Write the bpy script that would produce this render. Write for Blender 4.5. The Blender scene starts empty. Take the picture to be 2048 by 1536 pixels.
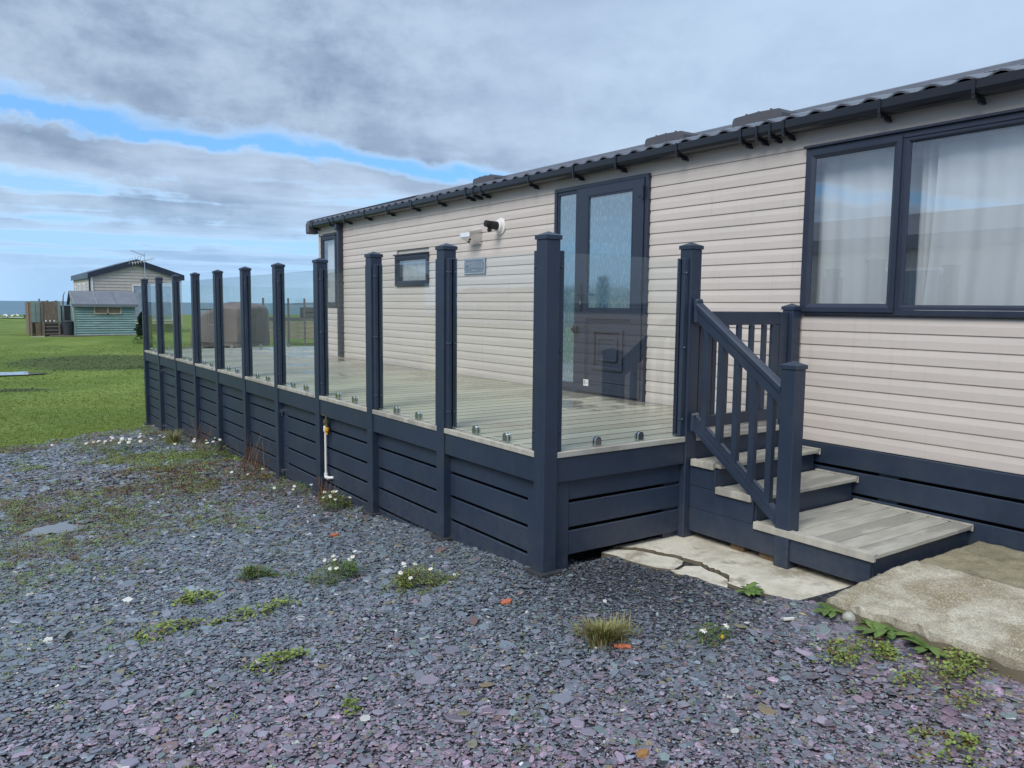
import bpy, bmesh, math, random
import numpy as np
from mathutils import Vector, Matrix
random.seed(7); RNG = np.random.default_rng(11)
SC = bpy.context.scene
COL = SC.collection
rad = math.radians

# ------------------------------------------------------------------ camera
CAM_POS = Vector((-2.609, -3.407, 1.5))
yaw, pitch, roll = rad(35.056), rad(5.643), rad(-0.5587)
fw = Vector((math.sin(yaw)*math.cos(pitch), math.cos(yaw)*math.cos(pitch), -math.sin(pitch)))
rt0 = Vector((math.cos(yaw), -math.sin(yaw), 0)); dn0 = fw.cross(rt0)
c_, s_ = math.cos(roll), math.sin(roll)
rt = c_*rt0 + s_*dn0; dn = -s_*rt0 + c_*dn0
cam = bpy.data.cameras.new('camera'); camo = bpy.data.objects.new('camera', cam); COL.objects.link(camo)
m = Matrix((rt, -dn, -fw)).transposed().to_4x4(); m.translation = CAM_POS
camo.matrix_world = m
cam.sensor_width = 36; cam.lens = 1588.1/2048*36; cam.clip_start = 0.05; cam.clip_end = 40000
SC.camera = camo

# ------------------------------------------------------------------ light
SUN_AZ, SUN_EL = rad(-112), rad(44)          # from +Y, clockwise towards +X
sun = bpy.data.lights.new('sun', 'SUN'); sun.energy = 1.5; sun.angle = rad(32); sun.color = (1.0, 0.95, 0.88)
suno = bpy.data.objects.new('sun', sun); COL.objects.link(suno)
sd = Vector((math.sin(SUN_AZ)*math.cos(SUN_EL), math.cos(SUN_AZ)*math.cos(SUN_EL), math.sin(SUN_EL)))
suno.rotation_euler = sd.to_track_quat('Z', 'Y').to_euler()
SC.view_settings.view_transform = 'Standard'; SC.view_settings.look = 'None'
SC.view_settings.exposure = 0.90; SC.view_settings.gamma = 1; SC.view_settings.use_curve_mapping = False
SC.cycles.max_bounces = 8; SC.cycles.transparent_max_bounces = 24

class NT:
    """tiny node-tree helper"""
    def __init__(s, tree): s.t = tree; s.n = tree.nodes; s.l = tree.links
    def node(s, kind, **kw):
        n = s.n.new(kind)
        for k, v in kw.items():
            if k.startswith('i_'):
                n.inputs[k[2:].replace('_', ' ')].default_value = v
            else: setattr(n, k, v)
        return n
    def link(s, a, b): s.l.new(a, b)
    def put(s, sock, v):
        if isinstance(v, (int, float, tuple, list)): sock.default_value = v
        else: s.link(v, sock)
    def math(s, op, a, b=0.0, c=0.0, clamp=False):
        n = s.n.new('ShaderNodeMath'); n.operation = op; n.use_clamp = clamp
        s.put(n.inputs[0], a); s.put(n.inputs[1], b); s.put(n.inputs[2], c); return n.outputs[0]
    def vmath(s, op, a, b=(0, 0, 0)):
        n = s.n.new('ShaderNodeVectorMath'); n.operation = op
        s.put(n.inputs[0], a); s.put(n.inputs[1], b); return n.outputs[0]
    def ramp(s, v, lo, hi, a=0.0, b=1.0):
        n = s.n.new('ShaderNodeMapRange'); n.interpolation_type = 'SMOOTHSTEP'
        s.put(n.inputs['Value'], v)
        n.inputs['From Min'].default_value = lo; n.inputs['From Max'].default_value = hi
        n.inputs['To Min'].default_value = a; n.inputs['To Max'].default_value = b
        return n.outputs['Result']
    def mix(s, f, a, b, mode='MIX'):
        n = s.n.new('ShaderNodeMix'); n.data_type = 'RGBA'; n.blend_type = mode
        s.put(n.inputs[0], f)
        for sock, v in ((n.inputs[6], a), (n.inputs[7], b)):
            if isinstance(v, tuple): sock.default_value = v if len(v) == 4 else (*v, 1)
            else: s.link(v, sock)
        return n.outputs[2]
    def noise(s, vec, scale, detail=4, rough=0.55, dist=0.0):
        n = s.n.new('ShaderNodeTexNoise'); n.inputs['Scale'].default_value = scale
        n.inputs['Detail'].default_value = detail; n.inputs['Roughness'].default_value = rough
        n.inputs['Distortion'].default_value = dist
        if vec is not None: s.link(vec, n.inputs['Vector'])
        return n.outputs['Fac']
    def xyz(s, x, y, z):
        n = s.n.new('ShaderNodeCombineXYZ')
        s.put(n.inputs[0], x); s.put(n.inputs[1], y); s.put(n.inputs[2], z); return n.outputs[0]

# ------------------------------------------------------------------ sky
W = bpy.data.worlds.new('World'); SC.world = W; W.use_nodes = True
t = NT(W.node_tree); t.n.clear()
tc = t.node('ShaderNodeTexCoord'); sx = t.node('ShaderNodeSeparateXYZ'); t.link(tc.outputs['Generated'], sx.inputs[0])
zc = t.math('MAXIMUM', sx.outputs[2], 0.035)
U = t.math('DIVIDE', sx.outputs[0], zc); V = t.math('DIVIDE', sx.outputs[1], zc)   # where the ray meets the cloud deck
P = t.xyz(U, V, 0.0)
skyt = t.node('ShaderNodeTexSky', sky_type='NISHITA', sun_disc=False, sun_elevation=SUN_EL, sun_rotation=SUN_AZ,
              air_density=1.0, dust_density=0.6, ozone_density=2.0)
nb = t.noise(P, 0.75, 7, 0.55, 0.3)        # big lumps of the deck
nf = t.noise(P, 1.9, 8, 0.6, 0.2)
nl = t.noise(t.xyz(U, V, 7.3), 0.32, 5, 0.5)
D3 = t.xyz(sx.outputs[0], sx.outputs[1], t.math('MULTIPLY', sx.outputs[2], 1.6))
np_ = t.noise(D3, 5.0, 8, 0.58, 0.25)      # rounded puffs seen side on
nq = t.noise(D3, 15.0, 6, 0.6, 0.2)
puff = t.math('ADD', t.math('MULTIPLY', np_, 0.65), t.math('MULTIPLY', nq, 0.35))
# the long straight rift in the deck
dist = t.math('ADD', t.math('MULTIPLY', U, -0.124), t.math('MULTIPLY', V, 0.992))
wob = t.math('MULTIPLY', t.math('SUBTRACT', nb, 0.5), 1.15)
wob = t.math('ADD', t.math('MULTIPLY', wob, 0.55), t.math('MULTIPLY', t.math('SUBTRACT', nf, 0.5), 0.3))
wob = t.math('ADD', wob, t.math('MULTIPLY', t.math('SUBTRACT', puff, 0.5), 2.6))
d1 = t.math('ABSOLUTE', t.math('SUBTRACT', t.math('ADD', dist, wob), 4.84))
rift = t.ramp(t.math('ADD', d1, t.math('MULTIPLY', t.math('SUBTRACT', nq, 0.5), 0.5)), 0.10, 0.50, 1.0, 0.0)
# thinner rifts further out, near the horizon
n2 = t.noise(t.xyz(t.math('MULTIPLY', U, 0.16), t.math('MULTIPLY', V, 0.30), 2.1), 1.0, 6, 0.6, 0.4)
far = t.ramp(V, 6.0, 7.2)
gap2 = t.math('MULTIPLY', t.ramp(t.math('ADD', t.math('MULTIPLY', n2, 0.62), t.math('MULTIPLY', puff, 0.38)), 0.495, 0.575), far)
hole = t.math('MAXIMUM', rift, t.math('MULTIPLY', gap2, 0.85))
sh_a = t.math('ADD', t.math('MULTIPLY', nb, 0.20), t.math('MULTIPLY', nf, 0.08))
shade = t.ramp(t.math('ADD', sh_a, t.math('MULTIPLY', puff, 0.72)), 0.40, 0.61)
cloud = t.mix(shade, (2.15, 2.75, 3.85), (4.5, 5.25, 6.35))
cloud = t.mix(t.ramp(nl, 0.40, 0.70), cloud, (5.2, 6.0, 7.3))
cloud = t.mix(t.math('MULTIPLY', t.ramp(sx.outputs[0], 0.35, 0.85), 0.75), cloud, (5.0, 6.0, 7.4))
blue = t.mix(1.0, skyt.outputs[0], (0.80, 1.12, 1.35), 'MULTIPLY')
blue = t.mix(0.6, blue, (2.3, 5.0, 9.0))
edge = t.math('MULTIPLY', hole, t.math('SUBTRACT', 1.0, hole))
cloud = t.mix(t.math('MULTIPLY', gap2, 0.8), cloud, (6.0, 7.6, 9.2))
skyc = t.mix(hole, cloud, blue)
skyc = t.mix(t.math('MULTIPLY', edge, 1.2), skyc, (6.2, 7.3, 8.6))
hz = t.ramp(sx.outputs[2], 0.0, 0.16, 1.0, 0.0)
skyc = t.mix(t.math('MULTIPLY', hz, 0.75), skyc, (4.1, 6.2, 8.6))
skyc = t.mix(1.0, skyc, (0.58, 0.63, 0.67), 'MULTIPLY')
zen = t.ramp(sx.outputs[2], 0.40, 0.85, 1.0, 1.35)      # the deck thins overhead
skyc = t.vmath('MULTIPLY', skyc, t.xyz(zen, zen, zen))
bg = t.node('ShaderNodeBackground'); bg.inputs[1].default_value = 0.10
t.link(skyc, bg.inputs[0]); wo = t.node('ShaderNodeOutputWorld'); t.link(bg.outputs[0], wo.inputs[0])

# ------------------------------------------------------------------ materials
MATS = {}
def mat(name, col, rough=0.5, metal=0.0, spec=0.5, var=0.12, scale=6.0, stretch=(1, 1, 1), bump=0.0, bscale=None, fine=0.0, coord='Object', dirt=None, streak=None, splash=None):
    m = bpy.data.materials.new(name); m.use_nodes = True; t = NT(m.node_tree)
    b = t.n['Principled BSDF']
    tc = t.node('ShaderNodeTexCoord'); mp = t.node('ShaderNodeMapping'); mp.inputs['Scale'].default_value = stretch
    if coord == 'World':
        g = t.node('ShaderNodeNewGeometry'); t.link(g.outputs['Position'], mp.inputs['Vector'])
    else: t.link(tc.outputs[coord], mp.inputs['Vector'])
    v = mp.outputs[0]
    n1 = t.noise(v, scale, 6, 0.6); n2 = t.noise(v, scale*7, 4, 0.6)
    f = t.math('ADD', t.math('MULTIPLY', n1, 0.65), t.math('MULTIPLY', n2, 0.35))
    lo = tuple(c*(1-var*2) for c in col); hi = tuple(min(1, c*(1+var*2)) for c in col)
    cc = t.mix(t.ramp(f, 0.3, 0.7), lo, hi)
    if dirt: cc = t.mix(t.math('MULTIPLY', t.ramp(t.noise(v, dirt[1], 7, 0.65), 0.5, 0.72), dirt[2]), cc, dirt[0])
    if streak:
        g_ = t.node('ShaderNodeNewGeometry'); q_ = t.node('ShaderNodeMapping'); q_.inputs['Scale'].default_value = (1, 7.0, 0.35); t.link(g_.outputs['Position'], q_.inputs['Vector'])
        cc = t.mix(t.math('MULTIPLY', t.ramp(t.noise(q_.outputs[0], 2.2, 5, 0.7), 0.52, 0.75), streak[1]), cc, streak[0])
    if splash:
        g_ = t.node('ShaderNodeNewGeometry'); z_ = t.node('ShaderNodeSeparateXYZ'); t.link(g_.outputs['Position'], z_.inputs[0])
        hgt = t.math('ADD', z_.outputs[2], t.math('MULTIPLY', t.math('MAXIMUM', z_.outputs[1], 0.0), 0.058))
        lowz = t.ramp(t.math('ADD', hgt, t.math('MULTIPLY', n1, -0.25)), -0.12, 0.22, 1.0, 0.0)
        cc = t.mix(t.math('MULTIPLY', lowz, t.math('MULTIPLY', t.ramp(n2, 0.3, 0.7), splash[1])), cc, splash[0])
    t.link(cc, b.inputs['Base Color'])
    b.inputs['Metallic'].default_value = metal; b.inputs['Specular IOR Level'].default_value = spec
    t.link(t.math('ADD', rough, t.math('MULTIPLY', t.math('SUBTRACT', n1, 0.5), 0.18), clamp=True), b.inputs['Roughness'])
    if bump:
        bp = t.node('ShaderNodeBump'); bp.inputs['Strength'].default_value = bump; bp.inputs['Distance'].default_value = 0.004
        t.link(t.noise(v, bscale or scale*9, 5, 0.6), bp.inputs['Height']); t.link(bp.outputs[0], b.inputs['Normal'])
    MATS[name] = m; return m

NAVY = mat('anthracite_upvc', (0.023, 0.037, 0.066), 0.42, var=0.07, scale=2.5, bump=0.05, bscale=260, dirt=((0.05, 0.06, 0.07), 3.0, 0.35), coord='World', streak=((0.045, 0.055, 0.075), 0.35), splash=((0.085, 0.085, 0.085), 0.30))
NAVYW = mat('anthracite_frame', (0.025, 0.034, 0.058), 0.38, var=0.06, scale=3, bump=0.06, bscale=300, coord='World')
SIDING = mat('vinyl_siding', (0.555, 0.507, 0.472), 0.5, var=0.03, scale=3.0, stretch=(1, 0.25, 3), bump=0.06, bscale=70, coord='World', dirt=((0.42, 0.40, 0.36), 0.9, 0.22), streak=((0.40, 0.375, 0.33), 0.28))
SIDINGE = mat('siding_trim', (0.55, 0.52, 0.48), 0.5, var=0.03)
ROOF = mat('roof_tile', (0.075, 0.078, 0.095), 0.30, var=0.12, scale=4, bump=0.2, bscale=120, coord='World')
GUTTER = mat('gutter_black', (0.010, 0.013, 0.020), 0.35, var=0.05, coord='World')
VENTM = mat('vent_grey', (0.085, 0.085, 0.10), 0.5, var=0.05)
STEEL = mat('stainless', (0.62, 0.62, 0.62), 0.22, metal=1.0, var=0.03)
RUBBER = mat('rubber_black', (0.012, 0.012, 0.014), 0.6)
WHITEP = mat('white_plastic', (0.74, 0.74, 0.72), 0.4, var=0.04)
PADM = mat('base_pad', (0.035, 0.037, 0.042), 0.7, var=0.15, scale=30, bump=0.3)
BRASS = mat('tap_brass', (0.19, 0.16, 0.10), 0.45, metal=0.7, var=0.2, scale=60)
YELLOW = mat('yellow_plastic', (0.70, 0.36, 0.03), 0.4, var=0.05)
TAN = mat('tan_packer', (0.16, 0.11, 0.065), 0.8, var=0.15, scale=30)
BRICKM = mat('red_brick', (0.50, 0.15, 0.075), 0.85, var=0.15, scale=40, bump=0.4)
STONEM = mat('pale_stone', (0.36, 0.37, 0.33), 0.7, var=0.15, scale=30, bump=0.4)

def deck_mat():
    m = bpy.data.materials.new('composite_deck'); m.use_nodes = True; t = NT(m.node_tree); b = t.n['Principled BSDF']
    g = t.node('ShaderNodeNewGeometry'); oi = t.node('ShaderNodeObjectInfo')
    sp = t.node('ShaderNodeSeparateXYZ'); t.link(g.outputs['Position'], sp.inputs[0])
    off = t.math('MULTIPLY', oi.outputs['Random'], 37.0)
    v = t.xyz(t.math('MULTIPLY', sp.outputs[0], 0.9), t.math('ADD', t.math('MULTIPLY', sp.outputs[1], 9.0), off), sp.outputs[2])
    grain = t.noise(v, 3.0, 7, 0.65, 0.4); fine = t.noise(v, 22.0, 4, 0.6)
    base = t.mix(oi.outputs['Random'], (0.43, 0.405, 0.325), (0.58, 0.55, 0.45))
    c = t.mix(t.ramp(t.math('ADD', t.math('MULTIPLY', grain, 0.7), t.math('MULTIPLY', fine, 0.3)), 0.32, 0.68), t.mix(1.0, base, (0.80, 0.79, 0.77), 'MULTIPLY'), base)
    # wet patches: darker and glossier, mostly along the wall
    pn = t.noise(g.outputs['Position'], 1.5, 5, 0.6)
    near = t.ramp(sp.outputs[0], 0.9, 2.1)
    wet = t.ramp(t.math('ADD', pn, t.math('MULTIPLY', near, 0.16)), 0.57, 0.69)
    c = t.mix(t.math('MULTIPLY', wet, 0.62), c, t.mix(1.0, c, (0.42, 0.40, 0.38), 'MULTIPLY'))
    # joint shade painted into the colour, on the sides of the boards
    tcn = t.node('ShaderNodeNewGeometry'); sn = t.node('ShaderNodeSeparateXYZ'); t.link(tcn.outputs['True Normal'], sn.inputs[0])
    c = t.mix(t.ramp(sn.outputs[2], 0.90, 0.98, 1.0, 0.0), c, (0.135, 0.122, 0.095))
    t.link(c, b.inputs['Base Color'])
    t.link(t.ramp(wet, 0, 1, 0.42, 0.10), b.inputs['Roughness'])
    bp = t.node('ShaderNodeBump'); bp.inputs['Strength'].default_value = 0.25; bp.inputs['Distance'].default_value = 0.002
    t.link(fine, bp.inputs['Height']); t.link(bp.outputs[0], b.inputs['Normal'])
    return m
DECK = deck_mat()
def tread_mat():
    m = bpy.data.materials.new('composite_tread'); m.use_nodes = True; t = NT(m.node_tree); b = t.n['Principled BSDF']
    g = t.node('ShaderNodeNewGeometry'); oi = t.node('ShaderNodeObjectInfo')
    sp = t.node('ShaderNodeSeparateXYZ'); t.link(g.outputs['Position'], sp.inputs[0])
    off = t.math('MULTIPLY', oi.outputs['Random'], 91.0)
    v = t.xyz(t.math('MULTIPLY', sp.outputs[0], 1.0), t.math('ADD', t.math('MULTIPLY', sp.outputs[1], 4.0), off), sp.outputs[2])
    g1 = t.noise(v, 4.0, 7, 0.6, 0.2); g2 = t.noise(v, 30.0, 5, 0.65); patch = t.noise(v, 1.3, 4, 0.55, 0.2)
    c = t.mix(t.ramp(g1, 0.35, 0.65), (0.36, 0.345, 0.295), (0.46, 0.445, 0.385))
    c = t.mix(t.math('MULTIPLY', t.ramp(t.math('ADD', patch, t.math('MULTIPLY', t.math('SUBTRACT', oi.outputs['Random'], 0.5), 0.30)), 0.52, 0.60), 0.6), c, (0.21, 0.198, 0.172))
    c = t.mix(t.math('MULTIPLY', t.ramp(g2, 0.3, 0.7), 0.25), c, (0.45, 0.44, 0.40))
    t.link(c, b.inputs['Base Color']); b.inputs['Roughness'].default_value = 0.5
    bp = t.node('ShaderNodeBump'); bp.inputs['Strength'].default_value = 0.2; bp.inputs['Distance'].default_value = 0.002
    t.link(g2, bp.inputs['Height']); t.link(bp.outputs[0], b.inputs['Normal'])
    return m
TREAD = tread_mat()

def glass_mat(name, tint, f0=0.085, rough=0.0, extra=0.0):
    m = bpy.data.materials.new(name); m.use_nodes = True; t = NT(m.node_tree); t.n.clear()
    lw = t.node('ShaderNodeLayerWeight'); lw.inputs['Blend'].default_value = 0.5
    g = t.node('ShaderNodeNewGeometry')
    f = t.math('ADD', f0, t.math('MULTIPLY', t.math('POWER', lw.outputs['Facing'], 5.0), 0.9), clamp=True)
    f = t.math('MULTIPLY', f, t.math('SUBTRACT', 1.0, g.outputs['Backfacing']))
    tr = t.node('ShaderNodeBsdfTransparent'); tr.inputs[0].default_value = (*tint, 1)
    gl = t.node('ShaderNodeBsdfGlossy'); gl.inputs['Roughness'].default_value = rough
    mx = t.node('ShaderNodeMixShader'); t.link(f, mx.inputs[0]); t.link(tr.outputs[0], mx.inputs[1]); t.link(gl.outputs[0], mx.inputs[2])
    out = t.node('ShaderNodeOutputMaterial'); t.link(mx.outputs[0], out.inputs[0])
    return m
GLASS = glass_mat('balustrade_glass', (0.968, 0.988, 0.978), 0.10)
PANE = glass_mat('window_glass', (0.96, 0.98, 0.99), 0.33)
GEDGE = mat('glass_edge', (0.42, 0.58, 0.54), 0.15, var=0.02)

def obscure_mat():
    m = bpy.data.materials.new('obscured_glass'); m.use_nodes = True; t = NT(m.node_tree); b = t.n['Principled BSDF']
    g = t.node('ShaderNodeNewGeometry'); sp = t.node('ShaderNodeSeparateXYZ'); t.link(g.outputs['Position'], sp.inputs[0])
    v = t.xyz(0.0, t.math('MULTIPLY', sp.outputs[1], 30.0), t.math('MULTIPLY', sp.outputs[2], 13.0))
    n = t.noise(v, 1.6, 3, 0.5); fine = t.noise(v, 6.0, 2, 0.5)
    c = t.mix(t.ramp(n, 0.42, 0.75), (0.045, 0.115, 0.165), (0.12, 0.22, 0.285))
    c = t.mix(t.math('MULTIPLY', t.ramp(fine, 0.58, 0.72), 0.3), c, (0.24, 0.33, 0.37))
    t.link(c, b.inputs['Base Color']); b.inputs['Roughness'].default_value = 0.06; b.inputs['Specular IOR Level'].default_value = 1.0
    b.inputs['IOR'].default_value = 2.3
    return m
OBSC = obscure_mat()

# ------------------------------------------------------------------ mesh builder
class MB:
    def __init__(s): s.v = []; s.f = []; s.mi = []
    def face(s, idx, m=0): s.f.append(tuple(idx)); s.mi.append(m)
    def box(s, x0, x1, y0, y1, z0, z1, m=0, ch=0.0):
        if ch <= 0:
            b = len(s.v)
            s.v += [(x0,y0,z0),(x1,y0,z0),(x1,y1,z0),(x0,y1,z0),(x0,y0,z1),(x1,y0,z1),(x1,y1,z1),(x0,y1,z1)]
            for q in ((3,2,1,0),(4,5,6,7),(0,1,5,4),(1,2,6,5),(2,3,7,6),(3,0,4,7)): s.face([b+i for i in q], m)
            return s
        ch = min(ch, (x1-x0)*.45, (y1-y0)*.45, (z1-z0)*.45)
        c = ((x0+x1)/2, (y0+y1)/2, (z0+z1)/2); h = ((x1-x0)/2, (y1-y0)/2, (z1-z0)/2)
        b = len(s.v); ids = {}
        for sx in (-1, 1):
            for sy in (-1, 1):
                for sz in (-1, 1):
                    for ax in range(3):
                        sg = (sx, sy, sz)
                        p = [c[i]+sg[i]*(h[i] if i == ax else h[i]-ch) for i in range(3)]
                        ids[(sx, sy, sz, ax)] = len(s.v); s.v.append(tuple(p))
        def add(keys):
            idx = [ids[k] for k in keys]
            pts = [Vector(s.v[i]) for i in idx]
            n = (pts[1]-pts[0]).cross(pts[2]-pts[0]); mid = sum(pts, Vector())/len(pts)-Vector(c)
            if n.dot(mid) < 0: idx = idx[::-1]
            s.face(idx, m)
        for ax in range(3):
            o1, o2 = [i for i in range(3) if i != ax]
            for sg in (-1, 1):
                ks = []
                for a, bb in ((-1,-1),(1,-1),(1,1),(-1,1)):
                    k = [0,0,0]; k[ax] = sg; k[o1] = a; k[o2] = bb; ks.append((*k, ax))
                add(ks)
        for ax in range(3):                        # chamfer strips along axis ax
            o1, o2 = [i for i in range(3) if i != ax]
            for a in (-1, 1):
                for bb in (-1, 1):
                    k0 = [0,0,0]; k0[o1] = a; k0[o2] = bb; k1 = list(k0); k0[ax] = -1; k1[ax] = 1
                    add([(*k0, o1), (*k1, o1), (*k1, o2), (*k0, o2)])
        for sx in (-1, 1):
            for sy in (-1, 1):
                for sz in (-1, 1): add([(sx,sy,sz,0),(sx,sy,sz,1),(sx,sy,sz,2)])
        return s
    def prism(s, prof, axis, a, b, m=0, caps=True):
        """extrude a closed 2D profile along an axis (0,1,2) from a to b; profile coords are the other two axes in order"""
        k = len(s.v); n = len(prof)
        for val in (a, b):
            for p in prof:
                q = list(p); q.insert(axis, val); s.v.append(tuple(q))
        for i in range(n):
            j = (i+1) % n; s.face((k+i, k+j, k+n+j, k+n+i), m)
        if caps:
            s.face(tuple(k+i for i in range(n))[::-1], m); s.face(tuple(k+n+i for i in range(n)), m)
        return s
    def tube(s, pts, r, seg=8, m=0, caps=True):
        pts = [Vector(p) for p in pts]; rs = r if isinstance(r, (list, tuple)) else [r]*len(pts)
        rings = []
        for i, p in enumerate(pts):
            d = (pts[min(i+1, len(pts)-1)]-pts[max(i-1, 0)]).normalized()
            up = Vector((0,0,1)) if abs(d.z) < 0.9 else Vector((1,0,0))
            a = d.cross(up).normalized(); b = d.cross(a)
            rings.append([len(s.v)+k for k in range(seg)])
            for k in range(seg):
                an = 2*math.pi*k/seg; s.v.append(tuple(p+a*math.cos(an)*rs[i]+b*math.sin(an)*rs[i]))
        for i in range(len(rings)-1):
            for k in range(seg):
                s.face((rings[i][k], rings[i][(k+1)%seg], rings[i+1][(k+1)%seg], rings[i+1][k]), m)
        if caps: s.face(rings[0][::-1], m); s.face(rings[-1], m)
        return s
    def bar(s, p, q, w, h, m=0, up=(0,0,1)):
        """rectangular bar from p to q"""
        p = Vector(p); q = Vector(q); d = (q-p).normalized(); a = d.cross(Vector(up)).normalized(); b = a.cross(d)
        k = len(s.v)
        for c in (p, q):
            for i, j in ((-1,-1),(1,-1),(1,1),(-1,1)): s.v.append(tuple(c+a*i*w/2+b*j*h/2))
        for i in range(4):
            j = (i+1) % 4; s.face((k+i, k+j, k+4+j, k+4+i), m)
        s.face((k+3,k+2,k+1,k), m); s.face((k+4,k+5,k+6,k+7), m); return s
    def poly(s, pts, m=0):
        k = len(s.v); s.v += [tuple(p) for p in pts]; s.face(range(k, k+len(pts)), m); return s

ORIG = {}
def tag(o, label=None, cat=None, group=None, kind=None):
    if label: o['label'] = label
    if cat: o['category'] = cat
    if group: o['group'] = group
    if kind: o['kind'] = kind
    return o
def thing(name, loc, label, cat, group=None):
    o = bpy.data.objects.new(name, None); COL.objects.link(o); o.location = loc; o.empty_display_size = 0.2
    ORIG[o.name] = Vector(loc); return tag(o, label, cat, group)
def obj(name, mb, mats, parent=None, smooth=False, fixn=True, **tags):
    if not isinstance(mats, (list, tuple)): mats = [mats]
    v = np.array(mb.v, dtype=float)
    o_ = Vector(((v[:,0].min()+v[:,0].max())/2, (v[:,1].min()+v[:,1].max())/2, v[:,2].min()))
    me = bpy.data.meshes.new(name); me.from_pydata([tuple(p) for p in (v-np.array(o_))], [], mb.f)
    for mm in mats: me.materials.append(mm)
    me.polygons.foreach_set('material_index', mb.mi)
    if smooth: me.polygons.foreach_set('use_smooth', [True]*len(me.polygons))
    me.validate(); me.update()
    if fixn:
        bm = bmesh.new(); bm.from_mesh(me); bmesh.ops.recalc_face_normals(bm, faces=bm.faces); bm.to_mesh(me); bm.free()
    o = bpy.data.objects.new(name, me); COL.objects.link(o); ORIG[o.name] = o_
    if parent is not None:
        o.parent = parent; o.location = o_-ORIG[parent.name]
    else: o.location = o_
    return tag(o, **tags)
def dup(o, delta, parent, z=None):
    """copy of a part (with its sub-parts) moved by delta"""
    c = o.copy(); COL.objects.link(c); c.parent = parent
    ORIG[c.name] = ORIG[o.name]+Vector(delta); c.location = ORIG[c.name]-(ORIG[parent.name] if parent else Vector())
    for ch in o.children:
        g = ch.copy(); COL.objects.link(g); g.parent = c; ORIG[g.name] = ORIG[ch.name]+Vector(delta)
    return c

# ------------------------------------------------------------------ ground
PY = [-60, 0.0, 1.1, 2.2, 3.4, 4.4, 5.5, 6.6, 7.8, 8.9, 10, 11.3, 14, 20, 24, 29, 36, 60, 84, 118, 128, 140]
PZ = [0.0, 0.0, -.085, -.155, -.235, -.265, -.29, -.36, -.405, -.465, -.54, -.60, -.66, -.66, -.58, -.36, -.03, -.10, -.16, -.30, -1.2, -5.0]
def gz(x, y):
    x = np.asarray(x, float); y = np.asarray(y, float)
    coast = 3.0*np.sin(x*.05)+1.5*np.sin(x*.17+1)
    z = np.interp(np.where(y > 84, y-coast, y), PY, PZ)
    z = z+0.012*np.sin(x*2.1+y*1.3)*np.sin(y*1.7-x*.6)*np.clip((np.abs(x+1.0)+np.abs(y))/4, 0, 1)
    z = z+0.066*np.clip((x-.15)/.5, 0, 1)*np.clip((-.95-y)/.35, 0, 1)
    z = z+0.024*np.clip((x-.10)/.35, 0, 1)*np.clip((1.3+y)/.3, 0, 1)*np.clip((.25-y)/.2, 0, 1)*np.clip((-.02-y)/.1+1, 0, 1)
    z = z+0.05*np.sin(x*.37+1.2)*np.sin(y*.31)*np.clip((y-13)/8, 0, 1)
    return z
def grass_edge(x):
    x = np.asarray(x, float)
    return 10.95+0.82*np.minimum(x, 0.0)+0.10*np.sin(x*5)+0.06*np.sin(x*13+2)

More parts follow.
